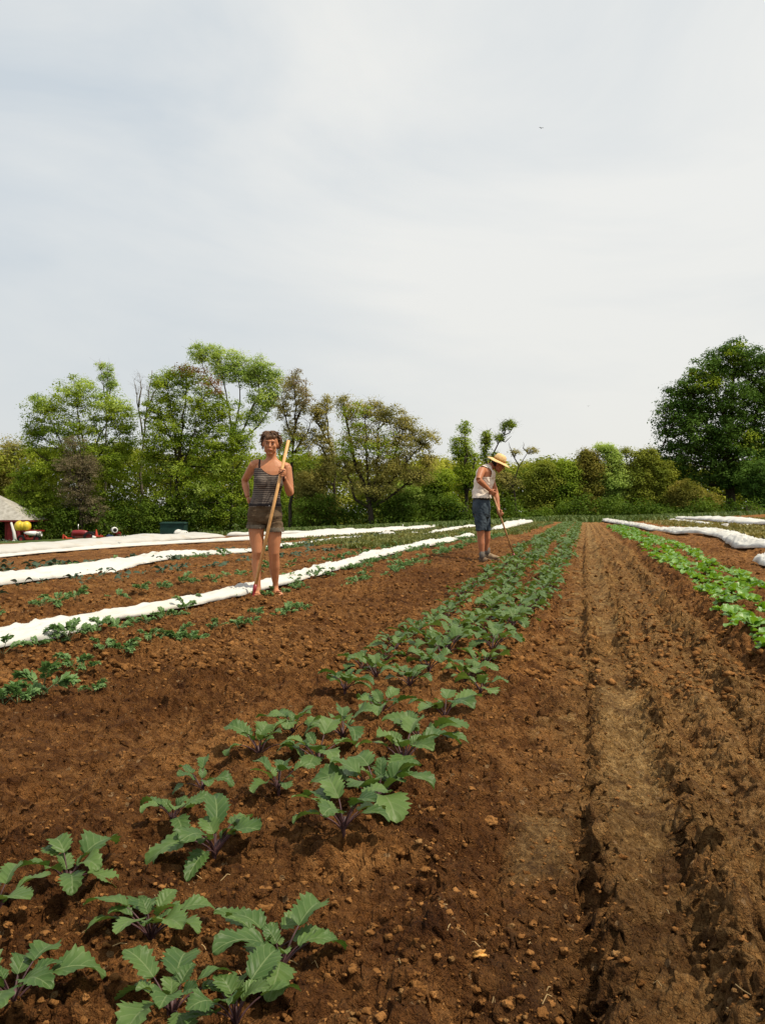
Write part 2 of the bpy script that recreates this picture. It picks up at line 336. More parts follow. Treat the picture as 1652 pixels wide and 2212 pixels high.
M_clod2 = mat('dry_soil_clod', (0.12, 0.060, 0.020), 0.95, 0.05, col2=(0.27, 0.15, 0.060), scale=19, bump=1.0, bscale=70, detail=8)
M_straw = mat('straw', (0.36, 0.25, 0.12), 0.8, 0.2, var=0.2)
def cloth_mat(name, col, tr):
    m = mat(name, col, 0.85, 0.1, col2=tuple(c * q for c, q in zip(col, (0.90, 0.82, 0.72))), scale=1.6, bump=0.25, bscale=25, trans=tr, detail=6)
    r = [q for q in m.node_tree.nodes if q.type == 'VALTORGB'][0]; r.color_ramp.elements[0].position = 0.52; r.color_ramp.elements[1].position = 0.80
    hs = [q for q in m.node_tree.nodes if q.type == 'HUE_SAT'][0]; hs.inputs['Value'].default_value = 1.0; hs.inputs['Saturation'].default_value = 0.9
    return m
M_cloth = cloth_mat('row_cover_cloth', (0.66, 0.655, 0.625), 0.22)
M_clothg = cloth_mat('old_row_cover_cloth', (0.54, 0.535, 0.51), 0.2)
# ------------------------------------------------------------------ ground sheet
def make_ground():
    head = -math.degrees(TH)
    a = [np.arange(head - 30, head + 30, 0.05), np.arange(head + 30, head + 52, 0.2), np.arange(head + 52, head + 308, 3.0), np.arange(head + 308, head + 330, 0.2)]
    a = np.radians(np.concatenate(a)); na = len(a)
    r = np.concatenate([[0.25, 0.4, 0.55, 0.7, 0.8, 0.9], np.exp(np.concatenate([np.arange(math.log(0.98), math.log(6), 0.0034), np.arange(math.log(6), math.log(20), 0.0044), np.arange(math.log(20), math.log(95), 0.006)])), 95 * 1.09 ** np.arange(1, 54)])
    nr = len(r); AA, RR = np.meshgrid(a, r); X = RR * np.sin(AA); Y = RR * np.cos(AA)
    cell = np.where(RR < 6, RR * .0034, np.where(RR < 20, RR * .0044, RR * .006))
    soil = field_mask(X, Y)
    smooth = np.clip(tri(X, 0.15, 0.12) * 1.9, 0, 1) * (0.5 + 0.5 * ss(0.40, 0.62, fbm(X * 3, Y * 2.2, 77)))
    smooth = smooth * ss(0.30, 0.42, fbm(X * 1.5 + 3, Y * 1.2, 79, 3))
    smooth = np.maximum(smooth, 0.9 * np.clip(tri(X, -0.12, 0.10) * 1.5, 0, 1) * ss(0.44, 0.55, fbm(X * 3.5, Y * 2.6, 78, 3)))
    rough = soil * (1 - 0.88 * smooth)
    rough = rough * (1 + 0.9 * (tri(X, 0.03, 0.07) + tri(X, 0.30, 0.10) + tri(X, 0.72, 0.12) + 0.6 * tri(X, 1.05, 0.2)))
    edge = ss(0.25, 0.8, fbm(X * 1.1, Y * 1.1, 41)) * 1.1 + 0.45
    Z = np.zeros_like(X)
    for s_, am, fl in ((0.20, 0.05, 0.22), (0.10, 0.12, 0.3), (0.055, 0.22, 0.42), (0.030, 0.38, 0.6), (0.017, 0.60, 0.8), (0.010, 0.75, 0.85)):
        k = cell < s_ * 0.9
        zz = np.zeros_like(X); w1 = X[k] + 0.35 * s_ * (vn(X[k] / s_ * 1.7, Y[k] / s_ * 1.7, 9) - .5); w2 = Y[k] + 0.35 * s_ * (vn(X[k] / s_ * 1.7, Y[k] / s_ * 1.7, 10) - .5)
        zz[k] = clods(w1, w2, s_, int(s_ * 1000), fl) * am * (1 + 0.75 * ss(2.5, 7, RR[k])); Z += zz * rough * edge
    Z += rough * 0.07 * (fbm(X * 4.2, Y * 4.2, 3, 4) - 0.5) + rough * 0.045 * (fbm(X * 17, Y * 17, 4, 3) - 0.5) * (cell < 0.12) + rough * 0.022 * (fbm(X * 60, Y * 60, 14, 3) - 0.5) * (cell < 0.02)
    for fq, am, lim in ((5, .030, .25), (11, .022, .14), (23, .015, .08), (47, .010, .04), (95, .006, .02)):
        rg = (1 - np.abs(2 * vn(X * fq + 3 * vn(X * fq * .5, Y * fq * .5, 88), Y * fq, 90 + fq) - 1)); Z += (0.1 + 0.9 * rough) * soil * am * (np.sqrt(rg) - .6) * (cell < lim) * (0.35 + 1.1 * vn(X * 1.7, Y * 1.7, 91)) * (1 + 0.9 * ss(3, 7, RR))
    k8 = (RR < 9) & (RR > 1.2) & (rough > .6) & (np.abs(np.sin(AA - head * math.pi / 180)) < .5); Z -= float(Z[k8].mean()) * np.minimum(rough, 1.3) / float(rough[k8].mean())
    # farther off only the larger lumps are resolved: keep them a little coarser there
    fw = ss(7, 16, RR)
    Z += rough * fw * 0.12 * (fbm(X * 3.0, Y * 3.0, 13, 3) - 0.5)
    # tyre tread bars pressed into the track
    tread = smooth * (np.abs(X - 0.15) < 0.07) * 0.0022 * np.sign(np.sin(X * 260)) * (RR < 6)
    Z += tread
    Z += gh(X, Y) + (1 - soil) * 0.05 * fbm(X * 0.8, Y * 0.8, 9)
    Z -= 0.0 * RR
    # crumble the lumps sideways so that their sides overhang and break
    k = (RR < 14)
    d = 0.8 * cell
    jx = (vn(X * 55, Y * 55, 51) - .5) * 0.022 * rough * k; jy = (vn(X * 55, Y * 55, 52) - .5) * 0.026 * rough * k
    Xd = X + jx; Yd = Y + jy
    v = np.stack([Xd.ravel(), Yd.ravel(), Z.ravel()], 1)
    i = np.arange(nr - 1)[:, None] * na; j = np.arange(na)[None, :]; j2 = (j + 1) % na
    f = np.stack([(i + j).ravel(), (i + na + j).ravel(), (i + na + j2).ravel(), (i + j2).ravel()], 1)[:, ::-1]
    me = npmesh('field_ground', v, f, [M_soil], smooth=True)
    def at_(nm, val):
        q = me.attributes.new(nm, 'FLOAT', 'POINT'); q.data.foreach_set('value', val.astype(np.float32).ravel())
    at_('grassy', 1 - soil)
    at_('track', np.clip(smooth * 1.0 + 0.70 * ss(-0.3, 0.1, X) * (1 - ss(0.85, 1.0, X)) * (0.4 + fbm(X * 5, Y * 3, 21)), 0, 1) * soil)
    at_('moist_and_shade', soil * np.clip(0.55 * ss(0.40, 0.68, fbm(X * 0.9 + 9, Y * 0.55, 61, 5)) * (1 - 0.85 * ss(-.5, 0., X)) + 0.6 * tri(X, -1.7, 0.9) * ss(1.5, 4, Y) * (1 - ss(10, 22, Y)) * (0.3 + fbm(X, Y, 66)) + 1.1 * (1 - ss(1.7, 3.6, RR)) * ss(0.25, .5, fbm(X * 2, Y * 2, 67)) * (1 - 0.45 * ss(0.0, .3, X)) , 0, 1))  # damp patches by noise, plus painted dimming of the soil close to the camera
    o = link('ground', me); tag(o, kind='structure', label='tilled brown field with furrows and a wheel track, grass beyond')
    # centre cap under the camera
    mb = MB(); mb.add([(0, 0, float(gh(0., 0.)) - .03)] + [tuple(v[q]) for q in range(0, na, 12)], [(0, 1 + (q + 1) % len(range(0, na, 12)), 1 + q) for q in range(len(range(0, na, 12)))])
    c = mb.build('ground_patch', [M_soil]); tag(c, kind='structure', label='bare soil directly under the viewpoint')
    return v[:, 2].reshape(nr, na), a, r
Zg, Ag, Rg = make_ground()
def gtop(x, y):
    """height of the finished, lumpy ground"""
    r = math.hypot(x, y); a = math.atan2(x, y)
    i = min(int(np.searchsorted(Rg, r)), len(Rg) - 1)
    da = np.abs((Ag - a + math.pi) % (2 * math.pi) - math.pi); j = int(np.argmin(da))
    return float(Zg[i, j])
# loose crumbs and clods lying on the soil
def ico_pts(seed, sub=1):
    import bmesh
    bm = bmesh.new(); bmesh.ops.create_icosphere(bm, subdivisions=sub + 1, radius=1.0)
    rr = random.Random(seed); bm.verts.ensure_lookup_table()
    v = np.array([q.co[:] for q in bm.verts]); f = np.array([[q.index for q in p.verts] for p in bm.faces]); bm.free()
    n1 = np.array([rr.uniform(-2, 2) for _ in range(3)])
    d = 1 + 0.32 * np.sin(v @ (n1 * 2.1) * 1.5 + seed) + 0.20 * np.sin(v @ np.array([rr.uniform(-5, 5) for _ in range(3)])) + np.array([rr.uniform(-.26, .26) for _ in range(len(v))])
    return v * d[:, None], f
def scatter_clods(name, n, rmin, rmax, smin, smax, mats, seed, label, sub=1, xr=None):
    rng = np.random.default_rng(seed); vs = []; fs = []; off = 0
    var = [ico_pts(seed + q, sub) for q in range(8)]
    while n > 0:
        r = math.exp(rng.uniform(math.log(rmin), math.log(rmax))); a = math.radians(rng.uniform(-45, 20)); x = r * math.sin(a); y = r * math.cos(a)
        if xr and not (xr[0] < x < xr[1]): 
            n -= 1; continue
        if abs(x - 0.15) < 0.07 and rng.random() < 0.8: continue
        n -= 1
        s = smin * (smax / smin) ** (rng.random() ** 2.2); v, f = var[rng.integers(8)]
        q = Quaternion(Vector(rng.normal(size=3)).normalized(), rng.uniform(0, 6.28)).to_matrix()
        w = (v @ np.array(q).T) * s * np.array([1.15, 1.0, 0.75]) + np.array([x, y, gtop(x, y) + s * 0.05])
        vs.append(w); fs.append(f + off); off += len(v)
    me = npmesh(name, np.concatenate(vs), np.concatenate(fs), mats, smooth=False)
    return tag(link(name, me), label, None, None, 'stuff')
scatter_clods('far_soil_crumbs', 30000, 4.5, 34.0, 0.007, 0.026, [M_clod], 13, 'rough broken soil lumps covering the beds farther off', sub=0)
scatter_clods('soil_crumbs', 12000, 1.1, 9.0, 0.002, 0.009, [M_clod], 3, 'small brown soil crumbs lying all over the tilled field')
scatter_clods('soil_clods', 90, 1.2, 30.0, 0.009, 0.018, [M_clod], 5, 'larger broken brown clods lying on the tilled beds', sub=2)
scatter_clods('pale_crumbs', 2500, 1.1, 12.0, 0.002, 0.008, [M_clod2], 8, 'dry pale crumbs lying along the wheel track', xr=(-0.4, 1.1))
def straw():
    rng = np.random.default_rng(4); mb = MB()
    for _ in range(200):
        r = math.exp(rng.uniform(math.log(1.3), math.log(12))); a = math.radians(rng.uniform(-42, 16)); x = r * math.sin(a); y = r * math.cos(a); L = rng.uniform(0.008, 0.035); t = rng.uniform(0, 6.28)
        z = gtop(x, y) + 0.004
        mb.tube([(x, y, z), (x + L * .5 * math.cos(t), y + L * .5 * math.sin(t), z + rng.uniform(0, .012)), (x + L * math.cos(t), y + L * math.sin(t), z + rng.uniform(0.0, .006))], 0.0009, 4)
    tag(mb.build('straw_bits', [M_straw]), 'bits of pale straw and dead stalk strewn over the soil', None, None, 'stuff')
straw()
def stone():
    p = gp(1035, 2030); v, f = ico_pts(17, 2); me = npmesh('ochre_stone', v * np.array([.013, .009, .008]), f, [mat('ochre_rock', (0.45, 0.22, 0.05), 0.6, 0.4, var=0.3, scale=60)], smooth=False)
    o = link('stone', me, loc=(p.x, p.y, gtop(p.x, p.y) + .006), rz=.6); tag(o, 'small ochre yellow stone on the dark slope beside the wheel track', 'stone')
stone()

# ------------------------------------------------------------------ white row covers
def ribbon(name, label, nodes, m, seed, group=None, rope=False, nu=18, hump=0.5, wr=1.0):
    P = []
    for (px, py, w, h) in nodes:
        g = gp(px, py); P.append((g.x, g.y, w, h))
    P = np.array(P); seg = np.hypot(np.diff(P[:, 0]), np.diff(P[:, 1])); s = np.concatenate([[0], np.cumsum(seg)])
    st = []; q = 0.0
    while q < s[-1]:
        st.append(q); yy = np.interp(q, s, P[:, 1]); q += max(0.02, 0.0045 * yy)
    st.append(s[-1]); st = np.array(st)
    # smooth interpolation
    def sm(c):
        v = np.interp(st, s, P[:, c]); k = 9
        vp = np.concatenate([np.full(k, v[0]), v, np.full(k, v[-1])]); return np.convolve(vp, np.ones(2 * k + 1) / (2 * k + 1), 'valid')
    X, Y, W, H = (sm(c) for c in range(4))
    dx = np.gradient(X); dy = np.gradient(Y); L = np.hypot(dx, dy) + 1e-9; nx = -dy / L; ny = dx / L
    sg = -1 if P[0, 0] > 0 else 1           # the cloth lies on the far side of its near edge
    nx, ny = nx * sg * np.sign(P[-1, 1] - P[0, 1]), ny * sg * np.sign(P[-1, 1] - P[0, 1])
    U = np.linspace(0, 1, nu); n = len(st)
    SS, UU = np.meshgrid(st, U, indexing='ij'); Wm = W[:, None]; Hm = H[:, None]
    Wm = Wm * (1 + 0.22 * (fbm(SS * 1.1, SS * 0 + seed, seed, 3) - .5) * 2)
    lat = (UU - 0.0) * Wm + 0.05 * Wm * (fbm(SS * 3.0, UU * 1.5 + seed, seed + 3, 4) - .5)
    lat = lat + (UU < 0.01) * 0.06 * (fbm(SS * 4.5, SS * 0 + 2, seed + 8, 4) - .5)
    arch = np.sin(np.pi * np.clip(UU, 0, 1)) ** hump
    hn = 0.35 + 1.25 * fbm(SS * 0.9, UU * 1.3, seed + 5, 4)
    fold = np.abs(fbm(SS * 2.2 + UU * 1.5, UU * 4.5 + 7, seed + 6, 4) - .47) * 2
    fold2 = np.abs(fbm(SS * 1.2 - UU * 2, UU * 9 + 3, seed + 16, 3) - .45) * 2
    Hm = Hm * .78; fold3 = np.abs(fbm(SS * 5 + UU * 4, UU * 14 - SS * 2, seed + 26, 3) - .46) * 2
    Zr = Hm * arch * hn - wr * np.minimum(Hm * 1.6, 0.17) * (0.65 * fold + 0.5 * fold2 + 0.3 * fold3) * arch + 0.012
    if rope: Hm = Hm * .78; Zr = Hm * arch * (0.5 + 0.8 * fbm(SS * 0.8, UU * 0.6, seed + 5, 3)) - Hm * 0.5 * np.abs(fbm(SS * 1.6 + UU * 3, UU * 4 - SS, seed + 9, 3) - .45) * 2 * arch - 0.5 * Hm * np.abs(fbm(SS * 5 + UU * 8, UU * 9 - SS * 2, seed + 19, 3) - .45) * 2 * arch - 0.3 * Hm * np.abs(fbm(SS * 9 - UU * 9, UU * 16 + SS, seed + 29, 3) - .45) * 2 * arch + 0.02
    GX = X[:, None] + nx[:, None] * lat; GY = Y[:, None] + ny[:, None] * lat
    fade = np.minimum(1, np.minimum(SS, s[-1] - SS) / 0.25) ** 0.5
    Z = gh(GX, GY) + 0.04 + np.maximum(Zr, 0.004) * fade - 0.02 * ((UU < 0.01) | (UU > 0.99))
    v = np.stack([GX.ravel(), GY.ravel(), Z.ravel()], 1)
    i = np.arange(n - 1)[:, None] * nu; j = np.arange(nu - 1)[None, :]
    f = np.stack([(i + j).ravel(), (i + nu + j).ravel(), (i + nu + j + 1).ravel(), (i + j + 1).ravel()], 1)
    if sg > 0: f = f[:, ::-1]
    o = link(name, npmesh(name, v, f, [m], smooth=True)); md = o.modifiers.new('thickness', 'SOLIDIFY'); md.thickness = 0.004; md.offset = 0
    return tag(o, label, 'row cover', group)
G1 = 'white row covers pulled off the beds'
ribbon('row_cover', 'long crumpled white row cover running just behind the woman, nearest one on the left', [(-110, 1432, .6, .11), (-50, 1418, .6, .11), (0, 1405, .6, .11), (110, 1394, .62, .11), (180, 1372, .62, .14), (240, 1352, .6, .12), (330, 1334, .5, .09), (440, 1312, .45, .08), (540, 1290, .42, .08), (620, 1268, .45, .08), (700, 1245, .5, .10), (800, 1214, .6, .15), (850, 1198, .6, .17), (900, 1188, .55, .14), (960, 1176, .6, .16), (1029, 1160, .5, .16)], M_cloth, 1, G1, nu=26)
ribbon('row_cover', 'short bunched piece of white row cover beyond the man with the hoe', [(1092, 1148, .6, .22), (1115, 1141, .7, .4), (1135, 1135, .7, .45), (1152, 1130, .6, .3)], M_cloth, 2, G1, nu=14, wr=.7)
ribbon('row_cover', 'second white row cover on the left, with a raised fold near its middle', [(-60, 1284, .6, .12), (0, 1272, .75, .13), (70, 1263, .85, .2), (150, 1250, .85, .13), (260, 1232, .8, .12), (330, 1218, .8, .13), (380, 1208, .8, .18), (420, 1203, .8, .24), (480, 1201, .7, .15), (540, 1195, .5, .10), (604, 1184, .45, .10), (688, 1173, .45, .12), (732, 1167, .4, .12), (800, 1162, .3, .10)], M_cloth, 3, G1, nu=20)
ribbon('row_cover', 'thin far strip of white row cover just left of the man\'s knees', [(940, 1152, .5, .14), (985, 1144, .55, .16), (1031, 1137, .6, .16)], M_cloth, 4, G1, nu=12)
ribbon('row_cover', 'flat bright white row cover edging the far left bed, reaching past the woman', [(-60, 1214, .7, .10), (0, 1206, .7, .10), (103, 1195, .8, .10), (186, 1189, .9, .12), (289, 1181, 1.0, .16), (413, 1174, 1.2, .18), (537, 1168, 1.3, .2), (604, 1165, 1.5, .22), (656, 1162, 1.7, .25), (732, 1158, 1.9, .3), (818, 1152, 1.9, .3), (862, 1147, 1.8, .28), (920, 1142, 1.6, .25), (972, 1137, 1.4, .22)], M_cloth, 5, G1, nu=16, wr=.6)
ribbon('row_cover', 'wide greyish weathered row cover stretched over the bed in front of the red machinery', [(-60, 1204, 3.2, .40), (0, 1199, 3.2, .40), (103, 1190, 3.4, .42), (186, 1184, 3.6, .40), (289, 1176, 3.8, .42), (341, 1171, 4.0, .45), (413, 1165, 4.2, .45), (500, 1160, 3.6, .4)], M_clothg, 6, G1, nu=18, hump=.4, wr=.35)
ribbon('row_cover', 'farthest thin strip of white row cover on the left, near the trees', [(470, 1160, 1.0, .3), (604, 1155, 1.2, .25), (700, 1151, 1.2, .25), (790, 1147, 1.0, .3)], M_cloth, 7, G1, nu=10, wr=.5)
ribbon('row_cover', 'small white heap of row cover in front of the dark green shed', [(382, 1156, 1.2, .5), (400, 1155, 1.4, .8), (414, 1155, 1.2, .5)], M_cloth, 8, G1, nu=10, wr=.5)
ribbon('row_cover', 'twisted thick white row cover snaking along the right side of the field', [(1283, 1124, .45, .25), (1307, 1128.5, .6, .42), (1341, 1134.5, .45, .36), (1377, 1141, .45, .28), (1406, 1149, .65, .38), (1437, 1148.5, .6, .36), (1460, 1154, .5, .30), (1505, 1154, .7, .36), (1550, 1163, .6, .30), (1572, 1177, .5, .32), (1590, 1187, .55, .36), (1640, 1187, .4, .20), (1690, 1190, .5, .22)], M_cloth, 9, G1, rope=True, nu=24)
ribbon('row_cover', 'bundled end of a white row cover cut off by the right edge', [(1624, 1214, .35, .30), (1634, 1224, .5, .42), (1652, 1230, .6, .40), (1700, 1238, .6, .36)], M_cloth, 10, G1, rope=True, nu=24)
ribbon('row_cover', 'flat white row cover running to the right edge below the big dark tree', [(1388, 1120.5, .8, .2), (1450, 1121.5, 1.0, .25), (1528, 1125, 1.2, .28), (1565, 1131, 1.4, .32), (1600, 1134, 1.3, .3), (1652, 1134, .9, .22), (1720, 1136, 1.0, .2)], M_cloth, 11, G1, nu=14, wr=.7)
ribbon('row_cover', 'narrow torn white strip between the twisted cover and the flat one', [(1442, 1124.5, .3, .12), (1475, 1128.5, .3, .14), (1507, 1133, .35, .14)], M_cloth, 12, G1, nu=8, wr=.5)
for k, (px, py, s_, lb) in enumerate([(1520, 1134, .9, 'scrap of white row cover lying just past the end of the narrow torn strip'), (1566, 1137, .5, 'tiny white cover scrap left of the pair of scraps near the right edge'), (1600, 1138, .5, 'small white cover scrap, left one of the pair near the right edge'), (1615, 1138.5, .7, 'small white cover scrap, right one of the pair near the right edge'), (838, 1157, .9, 'largest white cover scrap in the broken line beyond the second cover'), (865, 1156, .5, 'small white scrap right of the largest one in the broken line'), (893, 1154, .6, 'white scrap in the middle of the broken line beyond the second cover'), (915, 1153.5, .4, 'last white scrap of the broken line, nearest the thin far strip'), (1018, 1131.5, .9, 'small white cover heap far off left of the man\'s shorts'), (1124, 1131, .7, 'tiny white cover heap right of the man\'s hoe handle in the far field')]):
    g = gp(px, py); v, f = ico_pts(60 + k, 2); v = v * np.array([.36, .16, .13]) * s_
    o = link('cover_scrap', npmesh('cover_scrap', v, f, [M_cloth], smooth=True), loc=(g.x, g.y, g.z + .05 * s_), rz=TH + .3 * math.sin(k)); tag(o, lb, 'cloth scrap', 'scraps of white cover in the field')
# ------------------------------------------------------------------ crops
def blade(L, W, N, nu, teeth, tamp, a0, curve, fold, wave, rng, shape=0, ruffle=0.0):
    """leaf blade along +X from the origin; returns points, faces, uvs"""
    pts = []; uvs = []; x = z = 0.0; ph = rng.uniform(0, 6.3); ph2 = rng.uniform(0, 6.3); side = rng.uniform(-.15, .15)
    for i in range(N + 1):
        v = i / N
        an = a0 - curve * v ** 1.3
        if i: x += math.cos(an) * L / N; z += math.sin(an) * L / N
        if shape == 0: w = max(0.02, math.sin(math.pi * min(1, v ** 0.72)) ** 0.62) * (0.78 + 0.35 * v)        # toothed kale
        elif shape == 1: w = max(0.05, math.sin(math.pi * (0.10 + 0.83 * v) ** 1.0) ** 0.6)                     # round
        else: w = max(0.04, math.sin(math.pi * (0.06 + 0.90 * v ** 0.9)) ** 0.7)
        q = (v * teeth) % 1.0; tk = 1 + tamp * ((q if q < 0.72 else (1 - q) / 0.28 * 0.72) - 0.35)
        for j in range(nu + 1):
            u = -1 + 2 * j / nu; au = abs(u); e = 1 + (tk - 1) * au ** 2 + (0.05 * math.sin(v * 23 + ph + 2 * (u > 0)) if au == 1 else 0)
            ww = W / 2 * w * e
            up = fold * au * ww + wave * W * au ** 2 * math.sin(v * 9 + ph + (1.7 if u > 0 else 0)) + ruffle * W * au ** 1.5 * math.sin(v * teeth * 3.1 + ph2 + u * 2)
            pts.append(Vector((x - up * math.sin(an), u * ww + side * L * v * v, z + up * math.cos(an)))); uvs.append((0.5 + u / 2, v))
    fs = [(i * (nu + 1) + j, i * (nu + 1) + j + 1, (i + 1) * (nu + 1) + j + 1, (i + 1) * (nu + 1) + j) for i in range(N) for j in range(nu)]
    return pts, fs, uvs
def leaf_into(mb, az, elev, pet, L, W, rng, N=30, nu=8, teeth=8, tamp=.42, curve=1.0, fold=.35, wave=.07, shape=0, roll=0.0, mi=0, mp=1, pr=.0035, droop=.5, ruffle=0.0, base=(0, 0, 0)):
    """petiole and blade of one leaf"""
    a0 = elev; pp = [Vector((0, 0, 0))]; x = z = 0; K = 5
    for i in range(K):
        an = a0 - droop * 0.6 * i / K; x += math.cos(an) * pet / K; z += math.sin(an) * pet / K; pp.append(Vector((x, 0, z)))
    rot = Matrix.Rotation(az, 3, 'Z'); ba = Vector(base)
    if pet > 0.001: mb.tube([rot @ p + ba for p in pp], [pr * (1.15 - 0.5 * i / K) for i in range(K + 1)], 5, mp, caps=False)
    p, f, uv = blade(L, W, N, nu, teeth, tamp, a0 - droop * 0.6, curve, fold, wave, rng, shape, ruffle)
    rr = Matrix.Rotation(roll, 3, 'X'); mb.add([rot @ (rr @ q + Vector((x, 0, z)) * 1) + ba for q in p], f, mi, uv)
def kale_leaves(rng, size=1.0, n=8, hi=True, sp=None):
    """leaf parameter sets of one purple stemmed kale plant"""
    out = []; a = rng.uniform(0, 6.3)
    for k in range(n):
        t = k / max(1, n - 1); a += 2.4 + rng.uniform(-.4, .4)
        el = R(54 + 24 * t + rng.uniform(-8, 8)); pet = size * (0.085 + 0.04 * (1 - abs(t - .5) * 2) + rng.uniform(-.015, .03)) * (1 - .35 * t); L = size * (0.125 + rng.uniform(-.02, .03)) * (1 - 0.45 * max(0, t - .5) * 2); W = L * rng.uniform(.55, .8); L *= rng.uniform(.62, 1.15); W *= rng.uniform(.8, 1.1)
        out.append(dict(az=a, elev=el, pet=pet, L=L, W=W, curve=rng.uniform(.6, 1.5), droop=rng.uniform(.8, 1.5) * (1 - .5 * t), fold=rng.uniform(.1, .45), roll=rng.uniform(-.35, .35), wave=rng.uniform(.04, .1)))
    return out
def kale_plant(x, y, size, n, seed, label, group, rz=None):
    rng = random.Random(seed); t = empty('kale_plant', (x, y, gtop(x, y) - .012), 0 if rz is None else rz, label, 'kale plant', group)
    sm = MB(); sm.tube([(0, 0, -.02), (rng.uniform(-.006, .006), 0, .03 * size), (rng.uniform(-.01, .01), rng.uniform(-.01, .01), .06 * size)], [.0075 * size, .0065 * size, .004], 7, 0); sm.build('stem', [M_purple], t, True)
    for d in kale_leaves(rng, size, n):
        mb = MB(); leaf_into(mb, rng=rng, N=34, nu=10, teeth=rng.choice([7, 8, 9]), tamp=rng.uniform(.38, .6), base=(0, 0, .012), pr=.0032 * size, **d); mb.build('leaf', [M_kale, M_purple], t, True)
    return t
def kale_mesh(seed, N=12, nu=4, n=8, size=1.0):
    rng = random.Random(seed); mb = MB()
    for d in kale_leaves(rng, size, n): leaf_into(mb, rng=rng, N=N, nu=nu, teeth=6 if N < 20 else 8, tamp=.5, **d)
    return mb.mesh('kale_plant', [M_kale, M_purple], True)
# the plants nearest the camera, one by one: (pixel of the stem's foot in the photo, size, leaves, description)
NEAR = [((371, 2204), .84, 10, 'big purple-stemmed kale plant at the bottom edge, left of centre'), ((510, 2214), .86, 8, 'purple-stemmed kale plant at the bottom edge with broad leaves hanging to the right'),
 ((609, 2090), 1.0, 5, 'kale plant with one tall upright toothed leaf, right of its neighbours'), ((578, 2046), .85, 4, 'small dull kale plant just behind the one with the tall upright leaf'),
 ((326, 2024), .95, 10, 'wide kale plant with greyish leaf backs, behind the big bottom one'), ((30, 2190), .88, 9, 'kale plant in the bottom left corner of the photo'),
 ((-12, 2005), .9, 6, 'kale plant half cut off by the left edge, above the corner one'), ((148, 1924), .95, 7, 'kale plant alone on the left with one leaf standing up'),
 ((466, 1852), 1.12, 9, 'full kale plant with large level leaves, middle of the left cluster'), ((373, 1772), .82, 6, 'small kale plant tucked behind the full one with level leaves'),
 ((436, 1702), .72, 5, 'small kale seedling with four thin leaves above the tucked-in one'), ((601, 1722), .86, 7, 'kale plant with short curled leaves between the full plant and the tall cluster'),
 ((742, 1822), 1.15, 9, 'kale plant with overlapping pale toothed leaves facing the camera, by the dark slope'), ((815, 1732), 1.2, 9, 'tall kale plant with a crown of leaves at the slope edge'),
 ((561, 1634), .9, 8, 'leftmost kale plant of its row with one leaf showing its whitish back'), ((633, 1586), .8, 6, 'kale plant on bare leaning purple stems in the left row'),
 ((687, 1642), 1.0, 8, 'kale plant with a dense purple stem tuft in the middle row'), ((741, 1597), .95, 6, 'kale plant with three hanging bright leaves, middle row'),
 ((871, 1655), 1.15, 7, 'kale plant with one large cupped leaf, behind the tall crown plant'), ((910, 1601), 1.1, 9, 'kale plant with many red-purple stems at the right edge of the bed'),
 ((745, 1502), .95, 8, 'kale plant at the left bed edge, just below the first dense clump'), ((823, 1543), 1.0, 7, 'kale plant with one leaf flipped to its pale yellow back'),
 ((960, 1535), 1.0, 6, 'kale plant at the right bed edge leaning out over the path'), ((885, 1485), .95, 7, 'kale plant in the middle row where the bed starts to close up'),
 ((811, 1460), .95, 8, 'kale plant on the left row with a whitish folded leaf low down'), ((926, 1452), 1.05, 9, 'broad kale plant at the centre of the closing bed'),
 ((1005, 1469), 1.0, 8, 'kale plant at the right edge where the bed starts to close up'), ((1038, 1493), .9, 6, 'low kale plant leaning over the path side of the bed')]
GK = 'purple-stemmed kale plants in the near bed'
for k, ((px, py), sz, nl, lb) in enumerate(NEAR):
    g = gp(px, py); kale_plant(g.x, g.y, sz * (.70 if g.y < 2.4 else .84), nl + 3, 100 + k, lb, GK)
kv = [kale_mesh(300 + q, 18, 6, 8) for q in range(8)]; kvl = [kale_mesh(330 + q, 8, 3, 7) for q in range(6)]
rng = random.Random(5); row_names = ['right-hand row', 'middle row', 'left-hand row']
ORD = ['first', 'second', 'third', 'fourth', 'fifth', 'sixth', 'seventh', 'eighth', 'ninth', 'tenth', 'eleventh', 'twelfth', 'thirteenth', 'fourteenth', 'fifteenth', 'sixteenth', 'seventeenth', 'eighteenth', 'nineteenth', 'twentieth']
def far_stuff(name, label, meshes, spots, mats):
    V = []; Fq = []; MI = []; UV = []; off = 0; cache = []
    for me in meshes:
        n = len(me.vertices); v = np.empty(n * 3); me.vertices.foreach_get('co', v); v = v.reshape(-1, 3)
        quads = [tuple(p.vertices) for p in me.polygons if len(p.vertices) == 4]; mi = [p.material_index for p in me.polygons if len(p.vertices) == 4]
        uvm = np.zeros((n, 2), dtype=np.float32); li = np.empty(len(me.loops), dtype=np.int32); me.loops.foreach_get('vertex_index', li); u = np.empty(len(me.loops) * 2, dtype=np.float32); me.uv_layers[0].data.foreach_get('uv', u); uvm[li] = u.reshape(-1, 2)
        cache.append((v, np.array(quads), np.array(mi), uvm))
    for (x, y, z, rz, sc, q) in spots:
        v, f, mi, uvm = cache[q % len(cache)]; c, s_ = math.cos(rz), math.sin(rz)
        w = np.stack([(v[:, 0] * c - v[:, 1] * s_) * sc + x, (v[:, 0] * s_ + v[:, 1] * c) * sc + y, v[:, 2] * sc + z], 1)
        V.append(w); Fq.append(f + off); MI.append(mi); UV.append(uvm); off += len(v)
    me = npmesh(name, np.concatenate(V), np.concatenate(Fq), mats, np.concatenate(MI), smooth=True, uv=np.concatenate(UV))
    return tag(link(name, me), label, None, None, 'stuff')
kale_spots = []
